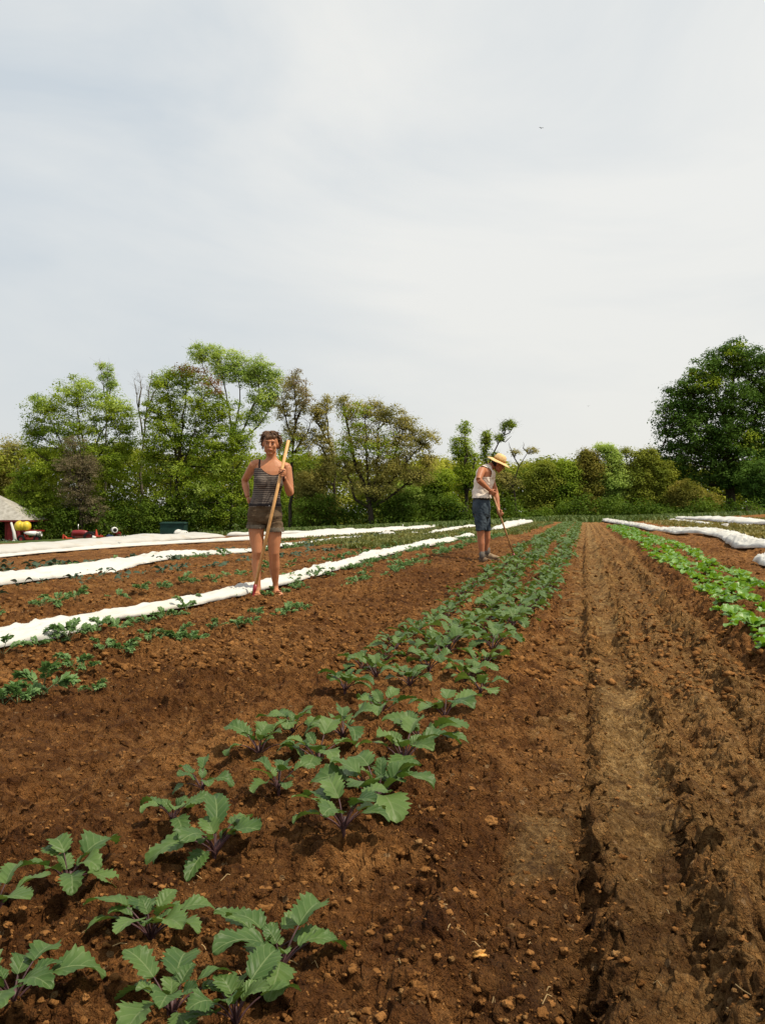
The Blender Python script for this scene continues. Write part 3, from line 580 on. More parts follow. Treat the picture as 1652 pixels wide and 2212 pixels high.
for ri, (X0, y0) in enumerate(((-0.50, 4.75), (-0.84, 4.85), (-1.20, 4.55))):
    y = y0; k = 0
    while y < 58:
        wobx = 0.05 * math.sin(y * .9 + ri) + rng.uniform(-.05, .05) - 0.0
        X = X0 + (.08 if ri == 2 else 0) + wobx + 0.16 * ss(5, 14, y) * (1 if ri == 0 else 0) + (0.05 if ri == 1 else -0.0)
        kale_spots.append((X, y, ri, k)); y += rng.uniform(.20, .31); k += 1
kale_spots.sort(key=lambda s: s[1]); ind = kale_spots[:262]; rest = kale_spots[262:]
for q, (x, y, ri, k) in enumerate(ind):
    if k < 20: lb = 'kale plant, %s past the scattered near plants in the %s of the bed' % (ORD[k], row_names[ri])
    else: lb = 'small leafy kale plant deep in the far part of the %s' % row_names[ri]
    o = link('kale_plant', (kv if y < 14 else kvl)[q % (8 if y < 14 else 6)], None, (x, y, gtop(x, y) - .004), rng.uniform(0, 6.3), rng.uniform(.82, 1.12) * (.78 if ri == 2 else 1)); tag(o, lb, 'kale plant', GK if k < 20 else 'kale plants filling the %s' % row_names[ri])
far_stuff('far_kale_rows', 'three far rows of kale merging into one green strip', kvl, [(x, y, gtop(x, y), rng.uniform(0, 6.3), rng.uniform(.8, 1.0), q) for q, (x, y, ri, k) in enumerate(rest)], [M_kale, M_purple])
# seedlings of the same kale, loose leaves lying on the bed
# curly kale: short plants with finely cut, ruffled leaves
def curly_leaf(mb, az, elev, pet, L, W, rng, curve, droop, pairs=9, roll=0.0, pr=.002):
    """feathery leaf: a midrib strip with many small tilted, notched side lobes"""
    rot = Matrix.Rotation(az, 3, 'Z'); K = 4; pp = [Vector((0, 0, 0))]; x = z = 0.0
    for i in range(K): an = elev - droop * .5 * i / K; x += math.cos(an) * pet / K; z += math.sin(an) * pet / K; pp.append(Vector((x, 0, z)))
    mb.tube([rot @ p for p in pp], [pr] * (K + 1), 4, 1, caps=False); a0 = elev - droop * .5; rr = Matrix.Rotation(roll, 3, 'X'); o = Vector((x, 0, z)); px = pz = 0.0; mid = []
    for i in range(pairs + 2):
        v = i / (pairs + 1); an = a0 - curve * v ** 1.2; mid.append((Vector((px, 0, pz)), an, v)); px += math.cos(an) * L / (pairs + 1); pz += math.sin(an) * L / (pairs + 1)
    for i, (m, an, v) in enumerate(mid):
        f = Vector((math.cos(an), 0, math.sin(an))); up = Vector((-math.sin(an), 0, math.cos(an))); wl = W * (0.35 + 0.75 * math.sin(math.pi * min(1, .12 + .80 * v)))
        for sd in ((-1, 1) if i < len(mid) - 1 else (0,)):
            for q in range(3):
                fw = rng.uniform(.1, .8) + (.8 if sd == 0 else 0) + v * .6; d = (Vector((0, sd if sd else rng.uniform(-.8, .8), 0)) + f * fw + up * rng.uniform(-.75, .85)).normalized(); ln = wl * .5 * rng.uniform(.7, 1.25); s = d.cross(up + Vector((rng.uniform(-.4, .4), rng.uniform(-.4, .4), 0))).normalized() * ln * rng.uniform(.17, .30)
                c = d * ln; b0 = m - f * L / pairs * .35; b1 = m + f * L / pairs * .35; tip = m + c; w1 = m + c * .6 + s + up * ln * rng.uniform(-.15, .2); w2 = m + c * .6 - s + up * ln * rng.uniform(-.15, .2)
                mb.add([rot @ (rr @ k + o) for k in (b0, w1, tip, w2, b1)], [(0, 1, 2, 3), (0, 3, 4, 4)] if False else [(0, 1, 2, 3)], 0)
def curly_mesh(seed, N=20, n=6, size=1.0, nu=6):
    rng = random.Random(seed); mb = MB(); a = rng.uniform(0, 6.3)
    for k in range(n):
        a += 2.4 + rng.uniform(-.5, .5); t = k / n
        curly_leaf(mb, a, R(45 + 35 * t + rng.uniform(-10, 10)), size * rng.uniform(.04, .08), size * rng.uniform(.075, .11), size * rng.uniform(.055, .075), rng, rng.uniform(.8, 1.7), rng.uniform(.3, .8), 11 if N > 15 else 7, rng.uniform(-.3, .3), .0022 * size)
    return mb.mesh('curly_kale', [M_curly, M_gstem], True)
cv = [curly_mesh(400 + q, 34, rng.choice([4, 4, 5]), 1.0, 6) for q in range(8)]; cvl = [curly_mesh(430 + q, 12, 5, 1.0, 3) for q in range(6)]
CN = [((8, 1515), 1.3), ((39, 1511), 1.3), ((92, 1497), 1.9), ((158, 1453), 1.3), ((181, 1456), 1.1), ((204, 1490), .9), ((222, 1419), 1.05), ((269, 1419), 1.45), ((323, 1399), 1.15), ((338, 1393), 1.0), ((382, 1388), 1.3), ((411, 1388), 1.35), ((425, 1386), 1.0), ((452, 1360), 1.1), ((470, 1362), 1.0), ((515, 1366), 1.1), ((543, 1345), 1.0), ((556, 1340), .9), ((617, 1330), 1.2), ((633, 1318), 1.25), ((650, 1322), 1.2), ((600, 1338), .8),
      ((8, 1420), 1.5), ((80, 1402), 1.0), ((108, 1388), 1.15), ((150, 1388), 1.5), ((128, 1392), .8), ((175, 1375), .7), ((225, 1362), 1.25), ((253, 1359), 1.35), ((205, 1368), .9), ((290, 1349), .85), ((318, 1346), 1.0), ((354, 1336), 1.25), ((403, 1322), 1.3), ((385, 1328), .8), ((465, 1298), 1.15), ((440, 1305), 1.0), ((500, 1294), 1.1), ((520, 1290), 1.0), ((540, 1290), .9), ((573, 1290), .9), ((592, 1283), 1.0), ((615, 1279), 1.0), ((640, 1268), 1.1), ((655, 1270), .9)]
front = 22
GC = 'curly kale plants in the rows by the nearest cover'
pos = [(gp(*p), s_, i) for i, (p, s_) in enumerate(CN)]
fr = sorted([q for q in pos if q[2] < front], key=lambda q: q[0].y); bk = sorted([q for q in pos if q[2] >= front], key=lambda q: q[0].y)
def ordl(k): return ORD[k] if k < 20 else ORD[k - 20].replace('first', 'twenty-first').replace('second', 'twenty-second').replace('third', 'twenty-third').replace('fourth', 'twenty-fourth').replace('fifth', 'twenty-fifth').replace('sixth', 'twenty-sixth')
def curly_thing(g, s_, q, lb, group, hires=True):
    """thing with its leaves and its stems as parts"""
    t = empty('curly_kale', (g[0], g[1], gtop(g[0], g[1]) - .01), q * 1.7, lb, 'curly kale', group); t.scale = (s_, s_, s_)
    a, b = curly_parts[q % len(curly_parts)]; link('leaves', a, t); link('stems', b, t); return t
def split_mats(me, names):
    out = []
    n = len(me.vertices); v = np.empty(n * 3); me.vertices.foreach_get('co', v); v = v.reshape(-1, 3)
    for k, nm in enumerate(names):
        quads = np.array([tuple(p.vertices) for p in me.polygons if len(p.vertices) == 4 and p.material_index == k]); used = np.unique(quads); mp_ = np.zeros(n, dtype=int); mp_[used] = np.arange(len(used))
        uvm = np.zeros((n, 2), dtype=np.float32); li = np.empty(len(me.loops), dtype=np.int32); me.loops.foreach_get('vertex_index', li); u = np.empty(len(me.loops) * 2, dtype=np.float32); me.uv_layers[0].data.foreach_get('uv', u); uvm[li] = u.reshape(-1, 2)
        out.append(npmesh(nm, v[used], mp_[quads], [me.materials[k]], smooth=True, uv=uvm[used]))
    return out
curly_parts = [split_mats(m, ['leaves', 'stems']) for m in cv]
for k, (g, s_, i) in enumerate(fr): curly_thing(g, s_ * .68, i, 'curly kale plant, %s from the left in the row before the woman' % ordl(k), GC)
for k, (g, s_, i) in enumerate(bk): curly_thing(g, s_ * .72, i, 'curly kale plant, %s from the left against the nearest cover' % ordl(k), GC)
def run_row(nm, lbl, grp, cat, meshes, X0, y0, y1, gap, size, seed, drift=0.0, nind=30, mats=None, jit=.06, skip=0.0):
    """a row of small plants: individuals first, the far end as one object"""
    r_ = random.Random(seed); y = y0; sp = []
    while y < y1:
        if r_.random() >= skip: sp.append((X0 + drift * (y - y0) + r_.uniform(-jit, jit), y))
        y += gap * r_.uniform(.55, 1.5)
    for q, (x, yy) in enumerate(sp[:nind]):
        o = link(nm, meshes[q % len(meshes)], None, (x, yy, gtop(x, yy) - .008), r_.uniform(0, 6.3), size * r_.uniform(.7, 1.25)); tag(o, lbl, cat, grp)
    rs = [(x, yy, gtop(x, yy), r_.uniform(0, 6.3), size * r_.uniform(.7, 1.2), q) for q, (x, yy) in enumerate(sp[nind:])]
    return rs
cur_far = []
cur_far += run_row('curly_kale', 'small curly kale plant in the front row between the woman and the man', 'curly kale plants between the woman and the man, front row', 'curly kale', cvl, -2.50, 9.0, 55, .33, .95, 11, .012, 46, jit=.12)
cur_far += run_row('curly_kale', 'small curly kale plant along the nearest cover, right of the woman', 'curly kale plants along the cover right of the woman', 'curly kale', cvl, -3.22, 9.3, 55, .33, .9, 12, .006, 46, jit=.12)
cur_far += run_row('curly_kale', 'small curly kale plant in the single row just behind the nearest cover', 'curly kale plants just behind the nearest cover', 'curly kale', cv, -4.45, 5.3, 42, .36, .95, 13, 0, 50, jit=.16, skip=.05)
far_stuff('far_curly_kale', 'far ends of the curly kale rows, low green tufts one cannot count', cvl, cur_far, [M_curly, M_gstem])
# dark cabbages
def cabbage_mesh(seed, n=5, N=8, nu=4):
    r_ = random.Random(seed); mb = MB(); a = r_.uniform(0, 6.3)
    for k in range(n):
        a += 2.4 + r_.uniform(-.6, .6)
        leaf_into(mb, az=a, elev=R(r_.uniform(25, 70)), pet=r_.uniform(.04, .08), L=r_.uniform(.07, .11), W=r_.uniform(.06, .085), rng=r_, N=N, nu=nu, teeth=3, tamp=.1, curve=r_.uniform(.8, 1.8), fold=.3, wave=.05, shape=1, pr=.003, droop=r_.uniform(.2, .8), roll=r_.uniform(-.5, .5))
    return mb.mesh('cabbage_plant', [M_cabb, M_gstem], True)
bv = [cabbage_mesh(500 + q, random.Random(q).choice([3, 4, 5])) for q in range(7)]
cab_far = []
cab_far += run_row('cabbage_plant', 'young dark cabbage plant in the row against the second cover', 'young cabbages against the second cover', 'cabbage', bv, -6.05, 7.2, 50, .42, 1.0, 21, 0, 60, jit=.16)
cab_far += run_row('cabbage_plant', 'young dark cabbage plant on open soil in front of the second cover', 'young cabbages in front of the second cover', 'cabbage', bv, -5.55, 6.8, 30, .5, .95, 22, 0, 30, jit=.12, skip=.25)
cab_far += run_row('cabbage_plant', 'young dark cabbage plant against the far flat white cover', 'young cabbages against the flat white cover', 'cabbage', bv, -9.75, 12.0, 60, .36, 1.6, 23, .03, 60, jit=.2)
cab_far += run_row('cabbage_plant', 'young green cabbage plant on the strip behind the second cover', 'young cabbages behind the second cover', 'cabbage', [*bv, *cvl], -8.6, 10.6, 60, .34, 1.35, 24, .02, 60, jit=.3)
far_stuff('far_cabbage_rows', 'far ends of the young cabbage rows', bv, cab_far, [M_cabb, M_gstem])
for k, (px, py) in enumerate([(8, 1192), (28, 1190), (262, 1178)]):
    g = gp(px, py); o = link('cabbage_plant', bv[k], None, (g.x, g.y, g.z + .42), k, 1.7); tag(o, ['dark cabbage seedling poking through the grey cover at the left edge', 'larger dark cabbage leaf poking through the grey cover near the left edge', 'dark leaf poking through the grey cover left of the green shed'][k], 'cabbage', 'leaves poking through the grey cover')
# lettuces on the right
def lettuce_mesh(seed, n=7, N=10, nu=6):
    r_ = random.Random(seed); mb = MB(); a = r_.uniform(0, 6.3)
    for k in range(n):
        t = k / n; a += 2.4 + r_.uniform(-.5, .5)
        leaf_into(mb, az=a, elev=R(22 + 50 * t + r_.uniform(-8, 8)), pet=.018, L=r_.uniform(.075, .12) * (1 - .25 * t), W=r_.uniform(.07, .095), rng=r_, N=N, nu=nu, teeth=4, tamp=.12, curve=r_.uniform(.4, 1.3), fold=.35, wave=.09, shape=1, pr=.004, droop=.1, roll=r_.uniform(-.4, .4), ruffle=.02)
    return mb.mesh('lettuce_plant', [M_lett, M_gstem], True)
lv = [lettuce_mesh(600 + q) for q in range(8)]; lvl = [lettuce_mesh(620 + q, 5, 5, 3) for q in range(5)]
GL = 'bright lettuces in the bed on the right'; let_far = []
for ri, (X0, nm, y0) in enumerate(((1.20, 'row nearest the track', 3.0), (1.46, 'middle row of the lettuce bed', 3.4), (1.80, 'outer row of the lettuce bed', 3.8))):
    r_ = random.Random(70 + ri); y = y0; k = 0
    while y < 46:
        if r_.random() < .10: y += .16
        x = X0 + r_.uniform(-.08, .08) + .05 * math.sin(y * .7 + ri); s_ = r_.uniform(.75, 1.2) * (1.1 if y < 6 else 1.0)
        if k < 90:
            if k < 20: lb = 'bright green lettuce, %s from the camera in the %s' % (ORD[k], nm)
            else: lb = 'small bright lettuce far along the %s' % nm
            o = link('lettuce_plant', (lv if y < 12 else lvl)[k % (8 if y < 12 else 5)], None, (x, y, gtop(x, y) - .01), r_.uniform(0, 6.3), s_); tag(o, lb, 'lettuce', GL if k < 20 else 'lettuces far along the %s' % nm)
        else: let_far.append((x, y, gtop(x, y), r_.uniform(0, 6.3), s_, k))
        k += 1; y += r_.uniform(.11, .20)
far_stuff('far_lettuce_rows', 'far end of the lettuce bed seen as one light green strip', lvl, let_far, [M_lett, M_gstem])
for k, (px, py, lb) in enumerate([(1438, 1338, 'single tiny green seedling standing on the bare track soil'), (1592, 1352, 'tiny seedling in the furrow beside the lettuce bed'), (1655, 1318, 'lone small leaf rosette right of the lettuces')]):
    g = gp(px, py); o = link('seedling', lvl[k], None, (g.x, g.y, gtop(g.x, g.y) - .005), k, .42); tag(o, lb, 'seedling', 'stray seedlings on the right')
# low weeds and grass
def tufts(name, label, spots, mats, blades, h, w, seed, spread=.12):
    r_ = np.random.default_rng(seed); n = len(spots); P = np.repeat(np.array(spots), blades, axis=0); N_ = len(P)
    a = r_.uniform(0, 6.28, N_); lean = r_.uniform(.2, .9, N_); hh = h * r_.uniform(.5, 1.3, N_); ww = w * r_.uniform(.6, 1.4, N_)
    bx = P[:, 0] + r_.normal(0, spread, N_); by = P[:, 1] + r_.normal(0, spread, N_); bz = P[:, 2]
    dx = np.cos(a); dy = np.sin(a)
    v0 = np.stack([bx - dy * ww / 2, by + dx * ww / 2, bz], 1); v1 = np.stack([bx + dy * ww / 2, by - dx * ww / 2, bz], 1)
    v2 = np.stack([bx + dx * lean * hh + dy * ww * .6, by + dy * lean * hh - dx * ww * .6, bz + hh * .75], 1); v3 = np.stack([bx + dx * lean * hh * 1.4, by + dy * lean * hh * 1.4, bz + hh], 1)
    v = np.stack([v0, v1, v2, v3], 1).reshape(-1, 3); f = np.arange(N_ * 4).reshape(-1, 4)
    return tag(link(name, npmesh(name, v, f, mats)), label, None, None, 'stuff')
def strip_spots(xa, xb, ya, yb, n, seed, dens=0.5):
    r_ = np.random.default_rng(seed); x = r_.uniform(xa, xb, n); y = ya * (yb / ya) ** r_.uniform(0, 1, n); k = fbm(x * 1.2, y * .8, seed) > dens
    x = x[k]; y = y[k]; return np.stack([x, y, gh(x, y)], 1)
tufts('field_weeds', 'low green weeds growing in strips between the far rows on the left', np.concatenate([strip_spots(-5.6, -4.2, 20, 58, 1500, 1, .42), strip_spots(-3.3, -2.1, 26, 58, 900, 2, .40), strip_spots(-9.5, -6.9, 26, 58, 1200, 3, .45), strip_spots(-13, -9.9, 34, 62, 800, 4, .5)]), [M_weed], 8, .11, .06, 9)
tufts('yellow_weeds', 'yellowish low weeds covering the far beds on the right', np.concatenate([strip_spots(3.9, 6.4, 16, 60, 1500, 5, .40), strip_spots(8.2, 11, 26, 64, 700, 6, .5)]), [mat('yellow_weed', (0.12, 0.12, 0.03), 0.6, 0.2, col2=(0.23, 0.19, 0.06), scale=1.0, trans=.25)], 7, .13, .09, 10)
def grass_spots(n, seed):
    r_ = np.random.default_rng(seed); a = np.radians(r_.uniform(-48, 24, n)); r = r_.uniform(60, 104, n); x = r * np.sin(a); y = r * np.cos(a); k = (field_mask(x, y) < .6) & ~(x < -32)
    x = x[k]; y = y[k]; return np.stack([x, y, gz(x, y)], 1)
tufts('grass', 'rough grass along the far edge of the field in front of the trees', grass_spots(9000, 3), [M_grass], 8, .32, .12, 11, .5)
# ------------------------------------------------------------------ trees
def foliage_mat(name, c1, c2, tr=0.40, sc=0.35):
    m = mat(name, c1, 0.75, 0.06, col2=c2, scale=sc, trans=tr, detail=6)
    return m
F_green = foliage_mat('green_foliage', (0.105, 0.173, 0.020), (0.310, 0.381, 0.043))
F_light = foliage_mat('young_light_foliage', (0.215, 0.311, 0.064), (0.461, 0.552, 0.136))
F_olive = foliage_mat('olive_foliage', (0.186, 0.185, 0.051), (0.390, 0.342, 0.098))
F_dark = foliage_mat('dark_maple_foliage', (0.036, 0.081, 0.013), (0.098, 0.171, 0.028), 0.25)
F_grey = foliage_mat('greyish_foliage', (0.145, 0.124, 0.070), (0.290, 0.240, 0.146))
F_red = foliage_mat('reddish_foliage', (0.12, 0.075, 0.022), (0.24, 0.12, 0.045))
F_yell = foliage_mat('yellow_green_foliage', (0.129, 0.135, 0.022), (0.280, 0.236, 0.053))
F_wood = foliage_mat('wood_foliage', (0.101, 0.140, 0.019), (0.295, 0.302, 0.041), .3, 0.12)
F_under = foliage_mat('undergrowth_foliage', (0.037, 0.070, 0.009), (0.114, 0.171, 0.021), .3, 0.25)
M_bark = mat('dark_bark', (0.050, 0.040, 0.030), 0.9, 0.1, var=0.4, scale=3)
M_bark2 = mat('pale_bark', (0.13, 0.11, 0.09), 0.9, 0.1, var=0.4, scale=3)
def leaf_cloud(cent, rad, per, size, rng, flat=0.5, up=0.8):
    """many leaf sized faces gathered round clump centres"""
    n = len(cent); P = np.repeat(cent, per, axis=0); Rr = np.repeat(rad, per); N_ = len(P)
    d = rng.normal(size=(N_, 3)); d /= np.linalg.norm(d, axis=1)[:, None]; q = rng.random(N_) ** 0.45
    off = d * (q * Rr)[:, None] * np.array([1, 1, flat]); off[:, 2] -= 0.25 * (off[:, 0] ** 2 + off[:, 1] ** 2) / Rr
    P = P + off; nrm = d * 0.9 + rng.normal(size=(N_, 3)) * 0.38 + np.array([0, 0, up]); nrm /= np.linalg.norm(nrm, axis=1)[:, None]
    t = np.cross(nrm, rng.normal(size=(N_, 3))); t /= np.linalg.norm(t, axis=1)[:, None]; b = np.cross(nrm, t)
    s = size * rng.uniform(.6, 1.35, N_); t *= s[:, None]; b *= (s * rng.uniform(.5, .8, N_))[:, None]
    v = np.stack([P - t * .5, P - t * .05 + b * .5 - nrm * (s * .10)[:, None], P + t * .5, P + t * .05 - b * .5 - nrm * (s * .10)[:, None]], 1).reshape(-1, 3)
    return v
def sample_lobes(lobes, n, D, rng, shell=0.42):
    A = np.array([l[2] * l[3] * (l[4] if len(l) > 4 and l[4] else 1) for l in lobes], float); cnt = rng.multinomial(n, A / A.sum()); out = []
    for l, c in zip(lobes, cnt):
        if c == 0: continue
        ce = at(l[0], l[1], D); u = D / F; d = rng.normal(size=(c, 3)); d /= np.linalg.norm(d, axis=1)[:, None]; q = rng.random(c) ** shell
        rx = l[2] * u; rz = l[3] * u; dep = min(rx, 5.5) * .85
        o = d * q[:, None]; X = ce.x + o[:, 0] * rx * CT - o[:, 1] * dep * ST; Y = ce.y + o[:, 0] * rx * ST + o[:, 1] * dep * CT; Z = ce.z + o[:, 2] * rz
        out.append(np.stack([X, Y, Z], 1))
    return np.concatenate(out)
def tree(label, base, D, lobes, n_, cr, per, leaf, fm, stems=None, tr=0.28, bark=None, seed=1, group=None, name='tree', twigs=1.0, flat=0.5, accents=None, br=0.05, shell=0.42, bare=0):
    leaf *= .85; per = int(per * 1.3); n = int(n_ * (1.7 if fm is F_dark else (2.7 if fm is F_light else 2.1))); rng = np.random.default_rng(seed); b = at(base[0], base[1], D); b.z = float(gz(b.x, b.y)) - .1; twigs = min(twigs, .6) if n else twigs
    t = empty(name, b, 0, label, 'tree', group); bark = bark or M_bark
    cent = sample_lobes(lobes, n, D, rng, shell) if n else np.zeros((0, 3))
    allb = cent
    if bare: allb = np.concatenate([cent, sample_lobes(lobes, bare, D, rng, .3)]) if n else sample_lobes(lobes, bare, D, rng, .3)
    mats = [fm]; mi = None
    if n:
        rad = cr * rng.uniform(.5, 1.4, len(cent)); v = leaf_cloud(cent, rad, per, leaf, rng, flat)
        mi = np.zeros(len(v) // 4, int)
        if accents:
            for k, (am, al, an) in enumerate(accents):
                c2 = sample_lobes(al, an, D - 1.5, rng); v2 = leaf_cloud(c2, cr * rng.uniform(.6, 1.3, len(c2)), max(8, int(per * (.45 if am is F_red else 1))), leaf, rng, flat); mats.append(am); mi = np.concatenate([mi, np.full(len(v2) // 4, k + 1)]); v = np.concatenate([v, v2])
        v = v - np.array(b[:]); me = npmesh('crown', v, np.arange(len(v)).reshape(-1, 4), mats, mi); link('crown', me, t)
    mb = MB(); mains = []
    if stems is None:
        top = max(lobes, key=lambda l: -l[1]); tp = at(top[0], top[1] + top[3] * .3, D); mid = at((base[0] * .6 + top[0] * .4), (base[1] + top[1]) / 2, D)
        stems = [[tuple(b), tuple(mid), tuple(tp)]]
        for l in lobes:
            lc = at(l[0], l[1], D); k = .25 + .3 * rng.random(); s0 = Vector(b).lerp(mid, min(1, k * 2)); stems.append([tuple(s0), tuple(s0.lerp(lc, .55) + Vector((rng.normal() * .5, rng.normal() * .5, .8))), tuple(lc)])
    else:
        stems = [[tuple(at(px, py, D + dd)) for px, py, dd in s] for s in stems]; stems[0][0] = tuple(b)
    for k, s in enumerate(stems):
        pts = [Vector(p) for p in s]; fine = []
        for i in range(len(pts) - 1):
            m = max(2, int((pts[i + 1] - pts[i]).length / .9))
            for j in range(m): fine.append(pts[i].lerp(pts[i + 1], j / m) + Vector((rng.normal() * .07, rng.normal() * .07, 0)) * (1 if (i or j) else 0))
        fine.append(pts[-1]); r0 = tr if k == 0 else tr * .55; m = len(fine)
        mb.tube([p - b for p in fine], [r0 * (1.25 if (i == 0 and k == 0) else 1) * (1 - .82 * i / (m - 1)) for i in range(m)], 7); mains += fine
    M_ = np.array([p[:] for p in mains])
    for c in (allb[rng.permutation(len(allb))[:int(len(allb) * twigs)]] if twigs < 1 else allb):
        d = np.linalg.norm((M_ - c) * np.array([1, 1, .7]), axis=1) + np.where(M_[:, 2] > c[2] - .2, 4.0, 0); k = int(np.argmin(d)); s0 = Vector(M_[k]); e = Vector(c); L = (e - s0).length
        if L > 9: continue
        m1 = s0.lerp(e, .35) + Vector((rng.normal() * .1 * L, rng.normal() * .1 * L, -.04 * L)); m2 = s0.lerp(e, .7) + Vector((rng.normal() * .07 * L, rng.normal() * .07 * L, .03 * L))
        r0 = br * (.5 + .12 * L); mb.tube([s0 - b, m1 - b, m2 - b, e - b], [r0, r0 * .75, r0 * .5, r0 * .2], 4, caps=False)
        if bare:
            for _ in range(4):
                q = m2.lerp(e, rng.random()); w = Vector(rng.normal(size=3)) * .55; w.z = abs(w.z) * .8; mb.tube([q - b, q + w * .5 - b, q + w - b], [r0 * .3, r0 * .2, r0 * .1], 3, caps=False)
    mb.build('trunk', [bark], t, True)
    return t
tree('pale olive tree cut off by the left edge, behind the barn', (8, 1165), 122, [(-10, 1005, 55, 60), (20, 985, 40, 45), (-20, 1070, 70, 60), (30, 1060, 45, 60)], 130, 1.4, 60, .30, F_olive, seed=11)
tree('broad leafy tree with a rounded two-humped top, left of the bare dead treetop', (205, 1158), 112, [(165, 850, 48, 42), (100, 880, 42, 38), (75, 930, 30, 50), (245, 885, 48, 42), (160, 930, 70, 55), (270, 930, 30, 55), (120, 1000, 75, 60), (230, 1000, 70, 60), (90, 1080, 60, 50), (250, 1080, 60, 55), (170, 1090, 70, 50)], 430, 1.15, 52, .27, F_green, seed=12, accents=[(F_light, [(160, 835, 40, 25), (240, 870, 40, 25), (90, 870, 30, 20)], 40)], shell=.5)
tree('wispy pale treetop poking up above the broad left tree', (225, 1158), 116, [(228, 805, 17, 24), (240, 830, 15, 14), (215, 790, 8, 8)], 34, .75, 22, .22, F_light, stems=[[(225, 1158, 0), (230, 950, 0), (232, 790, 0)], [(231, 880, 0), (218, 800, 0)], [(231, 870, 0), (248, 815, 0)]], tr=.2, bark=M_bark2, seed=13, bare=14)
tree('bare dead tree with grey forked branches between the two big left trees', (305, 1158), 115, [(315, 850, 22, 40), (300, 830, 14, 30), (335, 860, 12, 25)], 0, 1, 1, .2, F_grey, stems=[[(305, 1158, 0), (306, 980, 0), (318, 880, 0), (329, 800, 0)], [(308, 940, 0), (298, 870, 0), (290, 822, 0)], [(318, 880, 0), (338, 840, 0), (345, 815, 0)], [(312, 910, 0), (330, 880, 0), (350, 868, 0)], [(300, 880, 0), (306, 840, 0), (303, 815, 0)]], tr=.24, bark=M_bark2, seed=14, bare=46)
tree('tall dense green tree with a rusty red patch near its top', (375, 1155), 110, [(360, 835, 36, 42), (405, 815, 40, 32), (345, 890, 42, 50), (430, 870, 60, 50), (480, 900, 50, 50), (380, 950, 70, 60), (470, 970, 70, 60), (520, 960, 30, 50), (330, 990, 40, 60), (430, 1030, 90, 50), (370, 1090, 60, 50), (470, 1090, 70, 45), (525, 1040, 35, 45)], 540, 1.1, 52, .26, F_green, seed=15, accents=[(F_red, [(425, 800, 34, 15), (400, 795, 18, 10), (455, 825, 22, 14), (470, 845, 12, 10)], 42), (F_light, [(360, 1000, 50, 20), (440, 1050, 60, 25), (400, 1100, 60, 20), (480, 1010, 40, 20)], 34)], shell=.5)
tree('high light green tree with bare spreading branches, rising behind the dense tree', (500, 1155), 114, [(430, 765, 22, 26), (465, 765, 28, 24), (508, 772, 26, 22), (560, 795, 34, 30), (590, 825, 22, 30), (530, 810, 40, 26), (570, 860, 34, 26), (480, 800, 30, 24), (550, 900, 26, 22)], 190, .95, 40, .24, F_light, stems=[[(500, 1155, 0), (502, 980, 0), (496, 880, 0), (470, 770, 0)], [(500, 960, 0), (520, 860, 0), (512, 775, 0)], [(503, 980, 0), (545, 880, 0), (590, 810, 0)], [(540, 892, 0), (560, 850, 0), (563, 790, 0)], [(496, 880, 0), (450, 820, 0), (430, 765, 0)], [(510, 960, 0), (560, 920, 0), (600, 860, 0)]], tr=.26, bark=M_bark2, seed=16, bare=60)
tree('grey-brown half bare tree standing in front of the broad left tree', (178, 1160), 108.5, [(165, 960, 26, 28), (150, 1000, 34, 30), (190, 1010, 30, 34), (165, 1060, 40, 36), (200, 1100, 30, 30)], 150, .75, 34, .18, F_grey, tr=.2, seed=17, bare=40)
tree('thin half bare tree with brownish twigs just right of the woman\'s head', (628, 1148), 100, [(632, 830, 24, 34), (655, 870, 20, 36), (612, 880, 20, 26), (640, 930, 34, 36), (610, 960, 20, 20), (660, 960, 22, 26)], 120, .7, 26, .21, F_olive, stems=[[(628, 1148, 0), (632, 980, 0), (640, 880, 0), (630, 800, 0)], [(634, 960, 0), (612, 880, 0), (608, 850, 0)], [(638, 920, 0), (660, 860, 0), (662, 815, 0)], [(634, 980, 0), (665, 930, 0), (675, 900, 0)]], tr=.24, bark=M_bark, seed=18, bare=90, accents=[(F_grey, [(640, 825, 26, 30), (660, 860, 20, 30)], 34), (F_green, [(625, 960, 34, 34), (650, 985, 26, 22)], 40)])
tree('slender thin-leaved tree between the thin brownish one and the wide many-stemmed one', (722, 1145), 101, [(705, 870, 14, 20), (690, 895, 20, 24), (695, 940, 28, 28), (718, 985, 26, 34), (700, 1020, 20, 30)], 120, .7, 30, .21, F_olive, stems=[[(722, 1145, 0), (722, 1010, 0), (708, 930, 0), (706, 860, 0)], [(712, 960, 0), (684, 910, 0), (676, 880, 0)], [(720, 1010, 0), (690, 965, 0), (672, 950, 0)]], tr=.22, seed=19, bare=60)
